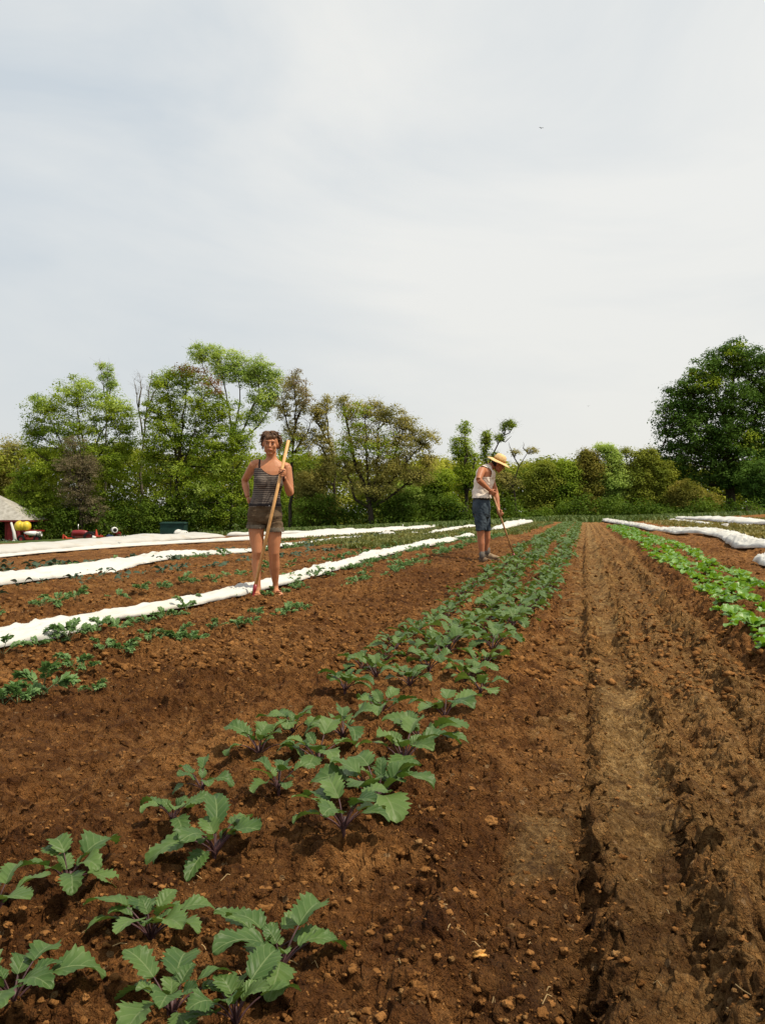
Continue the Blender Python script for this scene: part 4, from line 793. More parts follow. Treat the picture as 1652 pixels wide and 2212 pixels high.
tree('wide olive tree with many dark stems fanning from one base, centre of the photo', (803, 1132), 97, [(742, 868, 18, 28), (765, 890, 24, 32), (800, 885, 22, 28), (835, 895, 36, 28), (875, 920, 36, 26), (915, 945, 30, 26), (860, 960, 60, 34), (780, 950, 44, 40), (920, 985, 24, 18), (750, 1010, 40, 34), (830, 1010, 60, 30), (900, 1020, 44, 30), (810, 1050, 70, 26)], 400, .95, 32, .22, F_olive, stems=[[(803, 1132, 0), (798, 1080, 0), (770, 1010, 0), (752, 930, 0), (742, 865, 0)], [(800, 1090, 0), (793, 1000, 0), (790, 930, 0), (785, 880, 0)], [(803, 1085, 0), (815, 1000, 0), (818, 930, 0), (826, 885, 0)], [(803, 1080, 0), (840, 1010, 0), (865, 950, 0), (880, 910, 0)], [(806, 1085, 0), (850, 1030, 0), (895, 980, 0), (930, 945, 0)], [(802, 1100, 0), (770, 1080, 0), (745, 1010, 0), (738, 960, 0)], [(806, 1095, 0), (860, 1060, 0), (920, 1010, 0)]], tr=.34, seed=20, bare=110, accents=[(F_green, [(770, 900, 34, 40), (820, 960, 50, 40), (750, 960, 30, 40)], 90)], twigs=1)
tree('narrow pointed green tree left of the twisted ivy-clad tree', (1008, 1125), 104, [(1003, 925, 10, 18), (998, 955, 22, 20), (1008, 985, 30, 20), (985, 970, 14, 10), (1005, 1030, 34, 34)], 120, .75, 34, .22, F_green, seed=21)
tree('twisted half dead tree with ivy on its curling upper limb, behind the man\'s hat', (1056, 1125), 100, [(1050, 950, 11, 24), (1046, 980, 10, 16), (1093, 920, 15, 12), (1104, 915, 8, 10), (1078, 945, 9, 9), (1070, 985, 10, 12)], 80, .5, 24, .2, F_green, stems=[[(1056, 1125, 0), (1054, 1030, 0), (1048, 985, 0), (1050, 940, 0), (1060, 925, 0)], [(1053, 1010, 0), (1066, 975, 0), (1080, 945, 0), (1100, 935, 0), (1108, 915, 0), (1092, 905, 0), (1080, 915, 0)], [(1078, 950, 0), (1092, 955, 0), (1104, 942, 0)], [(1054, 1020, 0), (1072, 1000, 0), (1090, 1002, 0)]], tr=.17, bark=M_bark, seed=22, bare=60)
tree('leaning bare-limbed tree with a long branch reaching right beside the straw hat', (1117, 1125), 98, [(1085, 1030, 22, 16), (1100, 1045, 26, 14), (1150, 972, 12, 5), (1112, 975, 10, 10)], 50, .55, 26, .19, F_olive, stems=[[(1117, 1125, 0), (1112, 1080, 0), (1106, 1050, 0), (1085, 1025, 0), (1068, 1030, 0)], [(1108, 1055, 0), (1120, 1010, 0), (1138, 980, 0), (1166, 968, 0)], [(1120, 1005, 0), (1106, 975, 0), (1098, 955, 0)], [(1140, 980, 0), (1132, 968, 0), (1130, 955, 0)]], tr=.14, bark=M_bark, seed=23, bare=70)
EDGE = [((1175, 1122), [(1175, 1040, 40, 45), (1165, 1080, 40, 35)], F_wood, 'low bushy green tree of the wood edge, first right of the leaning bare tree'),
 ((1225, 1121), [(1225, 1020, 30, 30), (1222, 1065, 44, 45)], F_green, 'rounded green tree of the wood edge, left of the yellowish treetop'),
 ((1275, 1120), [(1268, 985, 20, 18), (1275, 1015, 32, 28), (1270, 1070, 40, 40)], F_yell, 'tree with a yellowish crown rising above the wood edge'),
 ((1325, 1119), [(1305, 965, 16, 12), (1320, 990, 22, 20), (1325, 1040, 36, 40), (1325, 1085, 36, 30)], F_light, 'thin light green tree right of the yellowish crown'),
 ((1375, 1117), [(1350, 978, 14, 12), (1385, 990, 20, 16), (1370, 1030, 38, 36), (1375, 1080, 40, 34)], F_wood, 'dull vine-hung tree of the wood edge, left of the big dark tree'),
 ((1425, 1116), [(1400, 985, 20, 20), (1425, 1030, 34, 40), (1440, 1080, 40, 34)], F_wood, 'bushy tree half tucked under the left side of the big dark tree'),
 ((945, 1130), [(945, 1045, 36, 34), (950, 1090, 44, 34)], F_green, 'rounded low tree between the wide olive tree and the narrow pointed one'),
 ((880, 1132), [(885, 1075, 40, 34), (870, 1105, 46, 26)], F_light, 'pale green low tree under the right half of the wide olive tree'),
 ((680, 1145), [(670, 1050, 36, 40), (690, 1100, 46, 34)], F_olive, 'olive low tree right of the woman at chest height, behind the field'),
 ((590, 1148), [(580, 1010, 30, 30), (590, 1060, 40, 50), (575, 1100, 44, 40)], F_green, 'green low tree directly behind the woman\'s torso'),
 ((60, 1163), [(60, 1060, 45, 55), (50, 1110, 60, 45)], F_green, 'dark green low tree behind the yellow tank'),
 ((1640, 1112), [(1640, 1040, 50, 50), (1660, 1080, 50, 30)], F_dark, 'dark low tree behind the wooden crate at the right edge'),
 ((1500, 1114), [(1480, 1070, 36, 34), (1510, 1085, 40, 26)], F_yell, 'sunlit yellow-green low tree seen below the big dark crown, left of its trunk')]
for k, (b_, lo, fm, lb) in enumerate(EDGE):
    tree(lb, b_, 104 if k < 6 else (112 if b_[0] < 600 else 101), lo, 170, .95, 46, .25, fm, seed=40 + k, tr=.2, group=None)
tree('big dark green spreading tree standing alone at the right edge', (1578, 1112), 107, [(1585, 775, 62, 42), (1530, 800, 50, 42), (1640, 800, 50, 50), (1480, 850, 40, 38), (1560, 860, 90, 60), (1455, 900, 42, 40), (1650, 880, 60, 70), (1540, 930, 100, 55), (1440, 950, 34, 26), (1470, 985, 55, 32), (1590, 980, 100, 60), (1680, 980, 60, 60), (1540, 1030, 60, 30), (1620, 1035, 60, 32), (1480, 1035, 34, 22)], 640, 1.22, 60, .33, F_dark, stems=[[(1578, 1112, 0), (1576, 1050, 0), (1572, 980, 0), (1580, 880, 0), (1585, 780, 0)], [(1574, 1010, 0), (1530, 930, 0), (1500, 860, 0)], [(1575, 1020, 0), (1500, 970, 0), (1440, 940, 0)], [(1574, 1000, 0), (1620, 930, 0), (1650, 850, 0)], [(1575, 1030, 0), (1640, 990, 0), (1690, 960, 0)], [(1576, 930, 0), (1545, 850, 0), (1535, 800, 0)]], tr=.62, seed=60, flat=.55, accents=[(F_green, [(1640, 1000, 50, 40), (1600, 960, 40, 30), (1520, 820, 40, 30), (1590, 760, 40, 20)], 46)], br=.07, shell=.36)
# the wood behind, one mass
def wood_mass(name, label, specs, D0, D1, cr, per, leaf, fm, seed):
    rng = np.random.default_rng(seed); V = []
    for (px0, px1, ytop, ybot, n) in specs:
        px = rng.uniform(px0, px1, n); D = rng.uniform(D0, D1, n); ce = []
        for a_, d_ in zip(px, D):
            yt = ytop + (12 if ybot - ytop > 60 else 26) * (vn(np.array([a_ * .045]), np.array([3.0]), seed)[0] - .5) * 2; py = yt + (ybot - yt) * rng.random() ** 1.15
            ce.append(at(a_, py, d_)[:])
        V.append(leaf_cloud(np.array(ce), cr * rng.uniform(.6, 1.4, n), per, leaf, rng, .55))
    v = np.concatenate(V); tag(link(name, npmesh(name, v, np.arange(len(v)).reshape(-1, 4), [fm])), label, None, None, 'stuff')
wood_mass('distant_wood', 'continuous green wood behind the separate trees', [(-80, 300, 965, 1165, 640), (300, 700, 985, 1150, 620), (560, 960, 998, 1140, 640), (900, 1200, 998, 1130, 560), (1150, 1450, 998, 1122, 560), (1400, 1760, 1008, 1115, 480)], 118, 140, 2.0, 60, .46, F_wood, 70)
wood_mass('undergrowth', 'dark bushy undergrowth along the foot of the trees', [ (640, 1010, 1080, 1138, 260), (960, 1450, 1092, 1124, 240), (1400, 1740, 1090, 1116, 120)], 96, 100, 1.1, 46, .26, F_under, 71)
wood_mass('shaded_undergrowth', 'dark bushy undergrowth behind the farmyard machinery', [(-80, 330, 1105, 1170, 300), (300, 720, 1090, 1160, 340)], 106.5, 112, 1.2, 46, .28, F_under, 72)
# ------------------------------------------------------------------ people
from mathutils.bvhtree import BVHTree
from mathutils import noise as mnoise
M_skin = mat('tanned_skin', (0.45, 0.19, 0.092), 0.5, 0.35, var=0.10, scale=6, sss=0.06)
M_skin2 = mat('sunburnt_skin', (0.40, 0.155, 0.075), 0.5, 0.35, var=0.12, scale=6, sss=0.06)
M_lip = mat('lips', (0.42, 0.13, 0.09), 0.5, 0.4); M_eyew = mat('eye_white', (0.35, 0.30, 0.26), 0.3, 0.5); M_iris = mat('iris', (0.03, 0.02, 0.015), 0.2, 0.6)
M_hair = mat('brown_hair', (0.060, 0.027, 0.012), 0.5, 0.4, col2=(0.16, 0.078, 0.035), scale=22, detail=5); M_hair2 = mat('dark_hair', (0.03, 0.018, 0.012), 0.6, 0.3, var=.4, scale=30)
def stripes():
    m = bpy.data.materials.new('striped_knit'); m.use_nodes = True; n = m.node_tree.nodes; l = m.node_tree.links; b = n['Principled BSDF']; b.inputs['Roughness'].default_value = .85
    t = nd(n, 'ShaderNodeTexCoord'); w = nd(n, 'ShaderNodeTexWave', bands_direction='Z'); w.inputs['Scale'].default_value = 17.0; w.inputs['Distortion'].default_value = 1.6; w.inputs['Detail'].default_value = 2; w.inputs['Detail Scale'].default_value = 1.2
    z = nd(n, 'ShaderNodeTexNoise'); z.inputs['Scale'].default_value = 9; z.inputs['Detail'].default_value = 3; l.new(t.outputs['Object'], w.inputs['Vector']); l.new(t.outputs['Object'], z.inputs['Vector'])
    a = nd(n, 'ShaderNodeMath', operation='MULTIPLY'); l.new(w.outputs['Fac'], a.inputs[0]); l.new(z.outputs['Fac'], a.inputs[1])
    r = nd(n, 'ShaderNodeValToRGB'); r.color_ramp.elements[0].position = .27; r.color_ramp.elements[1].position = .40; r.color_ramp.elements[0].color = (0.030, 0.021, 0.019, 1); r.color_ramp.elements[1].color = (0.21, 0.17, 0.14, 1)
    l.new(a.outputs[0], r.inputs[0]); l.new(r.outputs[0], b.inputs['Base Color']); return m
M_knit = stripes()
M_strap = mat('dark_strap', (0.022, 0.018, 0.02), 0.8, 0.2); M_khaki = mat('brown_canvas', (0.075, 0.048, 0.026), 0.9, 0.15, col2=(0.125, 0.086, 0.052), scale=14, bump=.4, bscale=30)
M_cuff = mat('worn_canvas_cuff', (0.14, 0.115, 0.085), 0.9, 0.15, var=.25, scale=25); M_shirt = mat('undyed_vest_cloth', (0.74, 0.65, 0.56), 0.9, 0.1, var=.07, scale=9, bump=.2, bscale=30)
M_denim = mat('faded_blue_cloth', (0.028, 0.042, 0.058), 0.9, 0.15, col2=(0.058, 0.076, 0.095), scale=10, bump=.3, bscale=40); M_belt = mat('dark_belt', (0.02, 0.014, 0.012), .6, .3)
M_hat = mat('straw_hat', (0.62, 0.40, 0.17), 0.8, 0.2, col2=(0.74, 0.53, 0.27), scale=45, bump=.4, bscale=120); M_band = mat('straw_hat_band', (0.36, 0.19, 0.055), 0.8, 0.2, var=.3, scale=60)
M_sock = mat('grey_sock', (0.13, 0.115, 0.10), 0.9, .1, var=.2, scale=40); M_shoe = mat('dusty_boot', (0.16, 0.11, 0.07), 0.85, .15, col2=(0.30, 0.22, 0.14), scale=20); M_shoe2 = mat('dark_dusty_boot', (0.07, 0.05, 0.035), 0.85, .15, col2=(0.18, 0.12, 0.075), scale=20); M_sandal = mat('red_brown_sandal', (0.20, 0.05, 0.03), .6, .3)
def hand(mb, c, f, n, t, size=0.175, curl=(78, 88, 45), thumb=(.55, .55, .6), spread=0.0, left=1):
    """palm centre c; f points from wrist to knuckles, n out of the palm, t towards the thumb side"""
    c = Vector(c); f = Vector(f).normalized(); n = (Vector(n) - f * Vector(n).dot(f)).normalized(); t0 = f.cross(n); t = t0 if t0.dot(Vector(t)) > 0 else -t0; k = size / .18
    M_ = Matrix((f, t, n)).transposed(); mb.ell(c, (.048 * k, .041 * k, .0145 * k), M_)
    for i, (o, ln, r) in enumerate(((.030, .95, .0082), (.010, 1.05, .0085), (-.010, .98, .0082), (-.029, .78, .0072))):
        p = c + f * .036 * k + t * o * k; pts = [p - f * .012 * k, p]; a = 0.0
        for q, (seg, cu) in enumerate(zip((.040, .026, .022), curl)):
            a += R(cu) ; d = f * math.cos(a) + n * math.sin(a) + t * (o * spread * 8); p = p + d * seg * ln * k; pts.append(p)
        mb.tube(pts, [r * k * 1.05, r * k * 1.08, r * k, r * k * .95, r * k * .7], 8)
    p = c - f * .022 * k + t * .030 * k + n * .004; d1 = (t * thumb[0] + f * .55 + n * thumb[1]).normalized(); d2 = (f * .6 + n * (.5 + thumb[2]) + t * .05).normalized(); d3 = (f * .25 + n * 1.0 - t * .2).normalized()
    mb.tube([p, p + d1 * .032 * k, p + d1 * .032 * k + d2 * .028 * k, p + d1 * .032 * k + d2 * .028 * k + d3 * .020 * k], [.013 * k, .011 * k, .0095 * k, .0065 * k], 8)
def head(mb, c, f, u, s=1.0):
    c = Vector(c); f = Vector(f).normalized(); u = (Vector(u) - f * Vector(u).dot(f)).normalized(); r = f.cross(u); M_ = Matrix((r, f, u)).transposed()
    P = lambda x, y, z: c + (r * x + f * y + u * z) * s
    mb.ell(P(0, -.012, .028), (.073 * s, .092 * s, .086 * s), M_, 20, 14)
    mb.ell(P(0, .022, -.028), (.062 * s, .062 * s, .074 * s), M_, 18, 12)
    mb.ell(P(0, .050, -.088), (.026 * s, .024 * s, .020 * s), M_)
    mb.ell(P(0, .078, .030), (.050 * s, .014 * s, .012 * s), M_)
    for q in (-1, 1):
        mb.ell(P(q * .036, .058, -.018), (.022 * s, .022 * s, .024 * s), M_); mb.ell(P(q * .074, -.006, -.002), (.008 * s, .018 * s, .030 * s), M_); mb.ell(P(q * .040, .030, -.060), (.018 * s, .030 * s, .022 * s), M_)
    mb.tube([P(0, .080, .022), P(0, .096, -.004), P(0, .108, -.022), P(0, .092, -.032)], [.008 * s, .0095 * s, .013 * s, .009 * s], 8)
    mb.ell(P(0, .079, -.054), (.024 * s, .010 * s, .011 * s), M_)
    return P, M_
def remesh(mb, name, m, parent, vox=0.0048, sm=5):
    o = mb.build(name, [m], parent, True); a = o.modifiers.new('r', 'REMESH'); a.mode = 'VOXEL'; a.voxel_size = vox; a.use_smooth_shade = True
    b = o.modifiers.new('s', 'SMOOTH'); b.factor = .5; b.iterations = sm
    dg = bpy.context.evaluated_depsgraph_get(); me = bpy.data.meshes.new_from_object(o.evaluated_get(dg)); o.modifiers.clear(); old = o.data; o.data = me; bpy.data.meshes.remove(old)
    me.materials.clear(); me.materials.append(m); return o
def garment(body, name, m, parent, keep, off, wr=0.0, wsc=(8, 8, 30), thick=.003, cuts=(), seed=0.0):
    import bmesh
    bm = bmesh.new(); bm.from_mesh(body.data)
    for (co, no) in cuts: bmesh.ops.bisect_plane(bm, geom=bm.verts[:] + bm.edges[:] + bm.faces[:], plane_co=co, plane_no=no)
    bm.normal_update(); bmesh.ops.delete(bm, geom=[f for f in bm.faces if not keep(f.calc_center_median())], context='FACES')
    for _ in range(3):
        nv = {}
        for v in bm.verts:
            if v.is_boundary:
                ns = [e.other_vert(v) for e in v.link_edges if e.is_boundary]
                if len(ns) == 2: nv[v] = (v.co * 2 + ns[0].co + ns[1].co) / 4
        for v, c in nv.items(): v.co = c
    bm.normal_update(); mv = []
    for v in bm.verts:
        o = off(v.co) if callable(off) else off
        if wr: o += wr * (mnoise.noise(Vector((v.co.x * wsc[0] + seed, v.co.y * wsc[1], v.co.z * wsc[2])))) + wr * .6 * abs(mnoise.noise(Vector((v.co.x * wsc[0] * 2.3, v.co.y * wsc[1] * 2.3 + seed, v.co.z * wsc[2] * 1.6))))
        mv.append((v, v.normal * o))
    for v, d in mv: v.co += d
    me = bpy.data.meshes.new(name); bm.to_mesh(me); bm.free(); me.materials.clear(); me.materials.append(m); o = link(name, me, parent)
    md = o.modifiers.new('thickness', 'SOLIDIFY'); md.thickness = thick; md.offset = 1; return o
def dseg(p, a, b):
    a = Vector(a); b = Vector(b); ab = b - a; t = max(0, min(1, (p - a).dot(ab) / ab.length_squared)); return (p - (a + ab * t)).length
def hsec(mb, secs, n=24):
    """body section stack: (cx, cy, z, rx, ry)"""
    pts = []
    for (cx, cy, z, rx, ry) in secs:
        for k in range(n):
            a = 2 * math.pi * k / n; ca, sa = math.cos(a), math.sin(a); e = .86; pts.append((cx + rx * math.copysign(abs(ca) ** e, ca), cy + ry * math.copysign(abs(sa) ** e, sa), z))
    m = len(secs); fs = [(i * n + k, i * n + (k + 1) % n, (i + 1) * n + (k + 1) % n, (i + 1) * n + k) for i in range(m - 1) for k in range(n)]; up = secs[-1][2] > secs[0][2]
    fs += [tuple(range(n - 1, -1, -1)), tuple((m - 1) * n + k for k in range(n))]
    if not up: fs = [tuple(reversed(f)) for f in fs]
    mb.add(pts, fs)
# ---- the woman
def woman():
    g = gp(583, 1286); ang = math.atan((583 - PX0) / F); k = .000894; zx = lambda x: (x - 545) * k; zz = lambda y: (2010 - y) * k
    t = empty('person', (g.x, g.y, gtop(g.x, g.y) - .02), TH - ang, 'woman in striped camisole and brown shorts, hand on hip, holding a hoe upright', 'person')
    mb = MB()
    hsec(mb, [(zx(x), cy, zz(y), rx, ry) for x, y, rx, ry, cy in ((490, 1190, .120, .085, .01), (490, 1165, .155, .110, .01), (490, 1120, .166, .118, .012), (491, 1050, .158, .112, .01), (494, 970, .142, .095, .0), (506, 890, .128, .082, -.005), (516, 830, .126, .084, -.005), (528, 760, .134, .095, 0), (537, 690, .140, .102, 0), (544, 620, .146, .095, .005), (550, 560, .150, .080, .01), (556, 520, .118, .066, .012), (562, 490, .072, .055, .012), (565, 470, .055, .050, .01))])
    mb.tube([(zx(565), .012, zz(500)), (zx(563), .005, zz(450)), (zx(556), .0, zz(380))], [(.055, .052), (.050, .050), (.052, .055)], 14)
    for x, y in ((468, 735), (606, 740)): mb.ell((zx(x), -.058, zz(y)), (.070, .055, .075))
    mb.ell((zx(415), .015, zz(530)), (.07, .05, .042)); mb.ell((zx(700), .01, zz(560)), (.07, .05, .042))
    lh, lk, la = (zx(402), .01, zz(1190)), (zx(410), -.02, zz(1505)), (zx(415), .02, zz(1900))
    mb.tube([lh, (zx(397), 0, zz(1300)), (zx(402), -.01, zz(1410)), lk, (zx(404), .01, zz(1570)), (zx(400), .025, zz(1650)), (zx(404), .025, zz(1760)), (zx(412), .02, zz(1850)), la, (zx(417), .0, zz(1975))], [(.083, .090), (.076, .084), (.064, .068), (.054, .058), (.049, .054), (.050, .058), (.040, .047), (.029, .033), (.029, .034), (.030, .038)], 16, ref=(1, 0, 0))
    rh, rk, ra = (zx(583), .01, zz(1190)), (zx(590), 0, zz(1515)), (zx(608), .13, zz(1895))
    mb.tube([rh, (zx(595), .0, zz(1300)), (zx(592), -.005, zz(1410)), rk, (zx(592), .03, zz(1590)), (zx(596), .06, zz(1670)), (zx(600), .09, zz(1770)), (zx(607), .12, zz(1860)), ra, (zx(610), .12, zz(1970))], [(.083, .090), (.074, .084), (.063, .068), (.054, .058), (.051, .055), (.055, .059), (.043, .048), (.029, .034), (.029, .034), (.030, .036)], 16, ref=(1, 0, 0))
    for (x, y0, z0, dx) in ((417, .03, .035, -.02), (610, .155, .045, .03)):
        mb.tube([(zx(x), y0, z0 + .005), (zx(x) + dx * .3, y0 - .06, z0 - .002), (zx(x) + dx, y0 - .13, z0 - .012), (zx(x) + dx * 1.3, y0 - .185, z0 - .02), (zx(x) + dx * 1.4, y0 - .205, z0 - .022)], [(.030, .030), (.034, .030), (.040, .020), (.040, .013), (.026, .008)], 12, ref=(1, 0, 0))
        for q in range(5): mb.ell((zx(x) + dx * 1.4 - .03 + q * .0145, y0 - .205 - .008 * (q if x > 500 else 4 - q) * .6, z0 - .022), (.0085, .017, .009))
    la_s, la_e, la_w = (zx(372), .02, zz(548)), (zx(266), .17, zz(712)), (zx(300), .085, zz(900))
    mb.tube([(zx(400), .01, zz(545)), la_s, Vector(la_s).lerp(la_e, .45), la_e, Vector(la_e).lerp(la_w, .35), Vector(la_e).lerp(la_w, .75), la_w], [(.045, .045), (.050, .050), (.044, .044), (.036, .036), (.037, .037), (.027, .027), (.024, .022)], 14)
    hand(mb, (zx(322), .075, zz(945)), (.35, -.1, -.9), (.75, -.5, .3), (.4, .9, 0), .175, (18, 22, 15))
    ra_s, ra_e, ra_w = (zx(735), .01, zz(588)), (zx(768), -.05, zz(868)), (zx(706), -.165, zz(722))
    mb.tube([(zx(700), .01, zz(565)), ra_s, Vector(ra_s).lerp(ra_e, .3), Vector(ra_s).lerp(ra_e, .7), ra_e], [(.045, .045), (.049, .049), (.046, .046), (.042, .042), (.037, .037)], 14)
    mb.tube([ra_e, Vector(ra_e).lerp(ra_w, .3), Vector(ra_e).lerp(ra_w, .7), ra_w, (zx(696), -.195, zz(690))], [(.037, .037), (.039, .039), (.030, .030), (.024, .022), (.022, .020)], 14)
    top = Vector((zx(745), -.235, zz(292))); bot = Vector((zx(392), -.235, zz(1850))); ax = (top - bot).normalized(); hp = bot + ax * ((zz(648) - bot.z) / ax.z)
    hand(mb, hp + Vector((.034, .012, -.002)), (-.1, -1, 0), (-1, .05, .2), ax, .180, (62, 82, 60), (.45, .65, .7))
    P, M_ = head(mb, (zx(553), -.016, zz(322)), (-.05, -1, -.05), (.05, 0, 1), 1.0)
    body = remesh(mb, 'body', M_skin, t, .0046, 4)
    # face
    for q in (-1, 1):
        e = MB(); e.ell(P(q * .031, .0745, .008), (.0115, .005, .0042), M_); eo = e.build('eye', [M_eyew], t, True)
        i2 = MB(); i2.ell(P(q * .031, .0790, .008), (.0045, .003, .0038), M_); i2.build('iris', [M_iris], eo, True)
        bz = MB(); bz.tube([P(q * .014, .090, .026), P(q * .032, .088, .030), P(q * .050, .074, .024)], [.0026, .0034, .0018], 6); bz.build('eyebrow', [M_hair], t, True)
    lp = MB(); lp.tube([P(-.022, .080, -.053), P(-.009, .0885, -.0505), P(0, .089, -.052), P(.009, .0885, -.0505), P(.022, .080, -.053)], [(.002, .002), (.004, .0045), (.0038, .005), (.004, .0045), (.002, .002)], 8); lp.build('mouth', [M_lip], t, True)
    # hair: loose short waves
    rr = random.Random(8); hb = MB()
    hb.ell(P(0, -.024, .036), (.077, .090, .088), M_, 20, 14); hb.ell(P(.012, -.075, .105), (.030, .030, .026), M_)
    for _ in range(620):
        a = rr.uniform(0, 2 * math.pi); el = rr.uniform(-.35, 1.5); fr = math.sin(a)      # a = pi/2 is the front
        if fr > .15 and el < .95 - .2 * abs(math.cos(a)): continue
        p = P(.080 * math.cos(el) * math.cos(a), -.022 + .092 * math.cos(el) * math.sin(a), .036 + .088 * math.sin(el)); out = (p - P(0, -.02, .02)).normalized(); dn = P(0, 0, -1) - P(0, 0, 0)
        tg = (dn - out * dn.dot(out)); tg = tg.normalized() if tg.length > .1 else Vector((rr.uniform(-1, 1), rr.uniform(-1, 1), 0)).normalized(); sd_ = out.cross(tg); L = rr.uniform(.02, .075); w = rr.uniform(-1, 1); pts = [p]
        for q in range(1, 6): pts.append(p + tg * L * q / 5 + out * (.004 + .008 * math.sin(q * 1.3 + w * 5)) + sd_ * (.012 * math.sin(q * 1.4 + w * 9) + w * .01 * q))
        hb.tube(pts, [.0035, .0042, .0045, .004, .003, .0008], 5)
    for _ in range(26):
        x = rr.uniform(-.058, .035); p = P(x, .060 - abs(x) * .4, .098); pts = [p, P(x * 1.05 + .004, .088 - abs(x) * .5, .082), P(x * 1.15 + .012, .090 - abs(x) * .55, .062), P(x * 1.25 + .022, .084 - abs(x) * .55, .045 + rr.uniform(-.01, .012))]; hb.tube(pts, [.004, .005, .0042, .0012], 5)
    hb.build('hair', [M_hair], t, True)
    er = MB(); er.ell(P(.078, .0, -.036), (.0035, .0035, .0035)); er.build('earring', [mat('silver_stud', (.8, .8, .78), .2, .6, metal=1)], t, True)
    arms = [(la_s, la_e, .060), (ra_s, ra_e, .056), (la_e, la_w, .05), (ra_e, ra_w, .055)]
    def on_arm(c): return any(dseg(c, a, b) < r for a, b, r in arms) or c.x > zx(712) or c.x < zx(340) and c.z > zz(870) or (c - hp).length < .10
    zb = zz(1010)
    def neck(c): return zz(672) + ((c.x - zx(585)) / .135) ** 2 * .085 if c.y < .01 else zz(600)
    garment(body, 'camisole', M_knit, t, lambda c: zb < c.z < min(neck(c), zz(588)) and not on_arm(c) and dseg(c, (zx(300), .085, zz(900)), (zx(325), .06, zz(990))) > .05, .0065, .003, (9, 9, 24), cuts=[((0, 0, zb), (0, 0, 1))])
    bv_ = BVHTree.FromPolygons([v.co[:] for v in body.data.vertices], [tuple(p.vertices) for p in body.data.polygons])
    st = MB()
    for x in (zx(432), zx(694)):
        pts = []
        for q in range(15):
            a = R(-28 + 216 * q / 14); d = Vector((0, -math.cos(a), math.sin(a))); c0 = Vector((x, .01, zz(620))); h = bv_.ray_cast(c0 + d * .4, -d)
            if h[0] is not None: pts.append(h[0] + d * .003)
        if len(pts) > 2: st.tube(pts, [(.0085, .003)] * len(pts), 6, ref=(1, 0, 0))
    nl = []
    for q in range(19):
        x = zx(432) + (zx(690) - zx(432)) * q / 18; z = zz(668) + ((x - zx(585)) / .135) ** 2 * .082; h = bv_.ray_cast(Vector((x, -.5, min(z, zz(590)))), Vector((0, 1, 0)))
        if h[0] is not None: nl.append(h[0] + Vector((0, -.008, 0)))
    st.tube(nl, .0042, 6); st.build('strap', [M_strap], t, True)
    zl, zr, xm = zz(1248), zz(1283), zx(505)
    def inleg(c): return (c.z > (zl if c.x < xm else zr)) and c.z < zz(985)
    hd = (zx(322), .075, zz(950))
    def fl(c):
        o_ = min(1.0, max(0.0, (abs(c.x - xm) - .02) / .09)); return .004 + .007 * o_ * max(0, min(1, (zz(1120) - c.z) / .14))
    sh = garment(body, 'shorts', M_khaki, t, lambda c: inleg(c) and dseg(c, la_w, (zx(335), .05, zz(1030))) > .052, fl, .007, (10, 10, 26), .004, cuts=[((0, 0, zl), (0, 0, 1)), ((0, 0, zr), (0, 0, 1)), ((0, 0, zz(985)), (0, 0, 1))], seed=3)
    garment(body, 'cuff', M_cuff, sh, lambda c: (zl - .001 < c.z < zl + .034 if c.x < xm else zr - .001 < c.z < zr + .034), lambda c: .009 + .009 * min(1.0, max(0.0, (abs(c.x - xm) - .02) / .09)), .003, (9, 9, 20), .004, cuts=[((0, 0, zl), (0, 0, 1)), ((0, 0, zr), (0, 0, 1)), ((0, 0, zl + .034), (0, 0, 1)), ((0, 0, zr + .034), (0, 0, 1))])
    garment(body, 'waistband', M_strap, sh, lambda c: zz(1003) < c.z < zz(983) and dseg(c, la_w, (zx(335), .05, zz(1030))) > .052, .0135, .002, (9, 9, 20), .003, cuts=[((0, 0, zz(1003)), (0, 0, 1)), ((0, 0, zz(983)), (0, 0, 1))])
    bt = MB(); bt.ell((zx(540), -.120, zz(1000)), (.007, .003, .007)); bt.build('button', [M_steel], sh, True)
    for (x, y0, z0, dx) in ((417, .03, .035, -.02), (610, .155, .045, .03)):
        sd_ = MB(); sd_.tube([(zx(x), y0 + .035, z0 - .032), (zx(x) + dx, y0 - .10, z0 - .034), (zx(x) + dx * 1.4, y0 - .225, z0 - .034)], [(.030, .007), (.042, .007), (.030, .006)], 10, ref=(1, 0, 0)); sd_.tube([(zx(x) + dx - .042, y0 - .13, z0 - .028), (zx(x) + dx - .02, y0 - .125, z0 + .010), (zx(x) + dx + .02, y0 - .125, z0 + .010), (zx(x) + dx + .042, y0 - .13, z0 - .028)], [(.004, .012)] * 4, 8); sd_.build('sandal', [M_sandal], t, True)
    # the hoe she holds, a thing of its own
    mw = Matrix.Translation(t.location) @ Matrix.Rotation(t.rotation_euler.z, 4, 'Z'); W = lambda p: mw @ Vector(p)
    h = empty('hoe', W(bot - ax * .12), 0, 'long pale wooden-handled hoe with a red head, held upright by the woman', 'hoe'); o = h.location.copy()
    a_ = MB(); a_.tube([W(bot - ax * .02) - o, W(bot.lerp(top, .5)) - o, W(top) - o], [.0165, .0155, .0150], 12); a_.build('handle', [M_wood], h, True)
    b_ = MB(); b_.tube([W(bot + ax * .005) - o, W(bot - ax * .05) - o, W(bot - ax * .105) - o, W(bot - ax * .135 + Vector((.02, -.02, 0))) - o, W(bot - ax * .14 + Vector((.05, -.05, .008))) - o], [.019, .018, .013, .009, .008], 10); b_.build('socket', [M_redp], h, True)
    c_ = MB(); c0 = bot - ax * .14 + Vector((.055, -.055, -.012)); c_.box(W(c0) - o, (.13, .006, .055), Matrix.Rotation(TH - ang + .25, 3, 'Z') @ Matrix.Rotation(R(28), 3, 'X')); c_.build('blade', [M_rust], h)
woman()
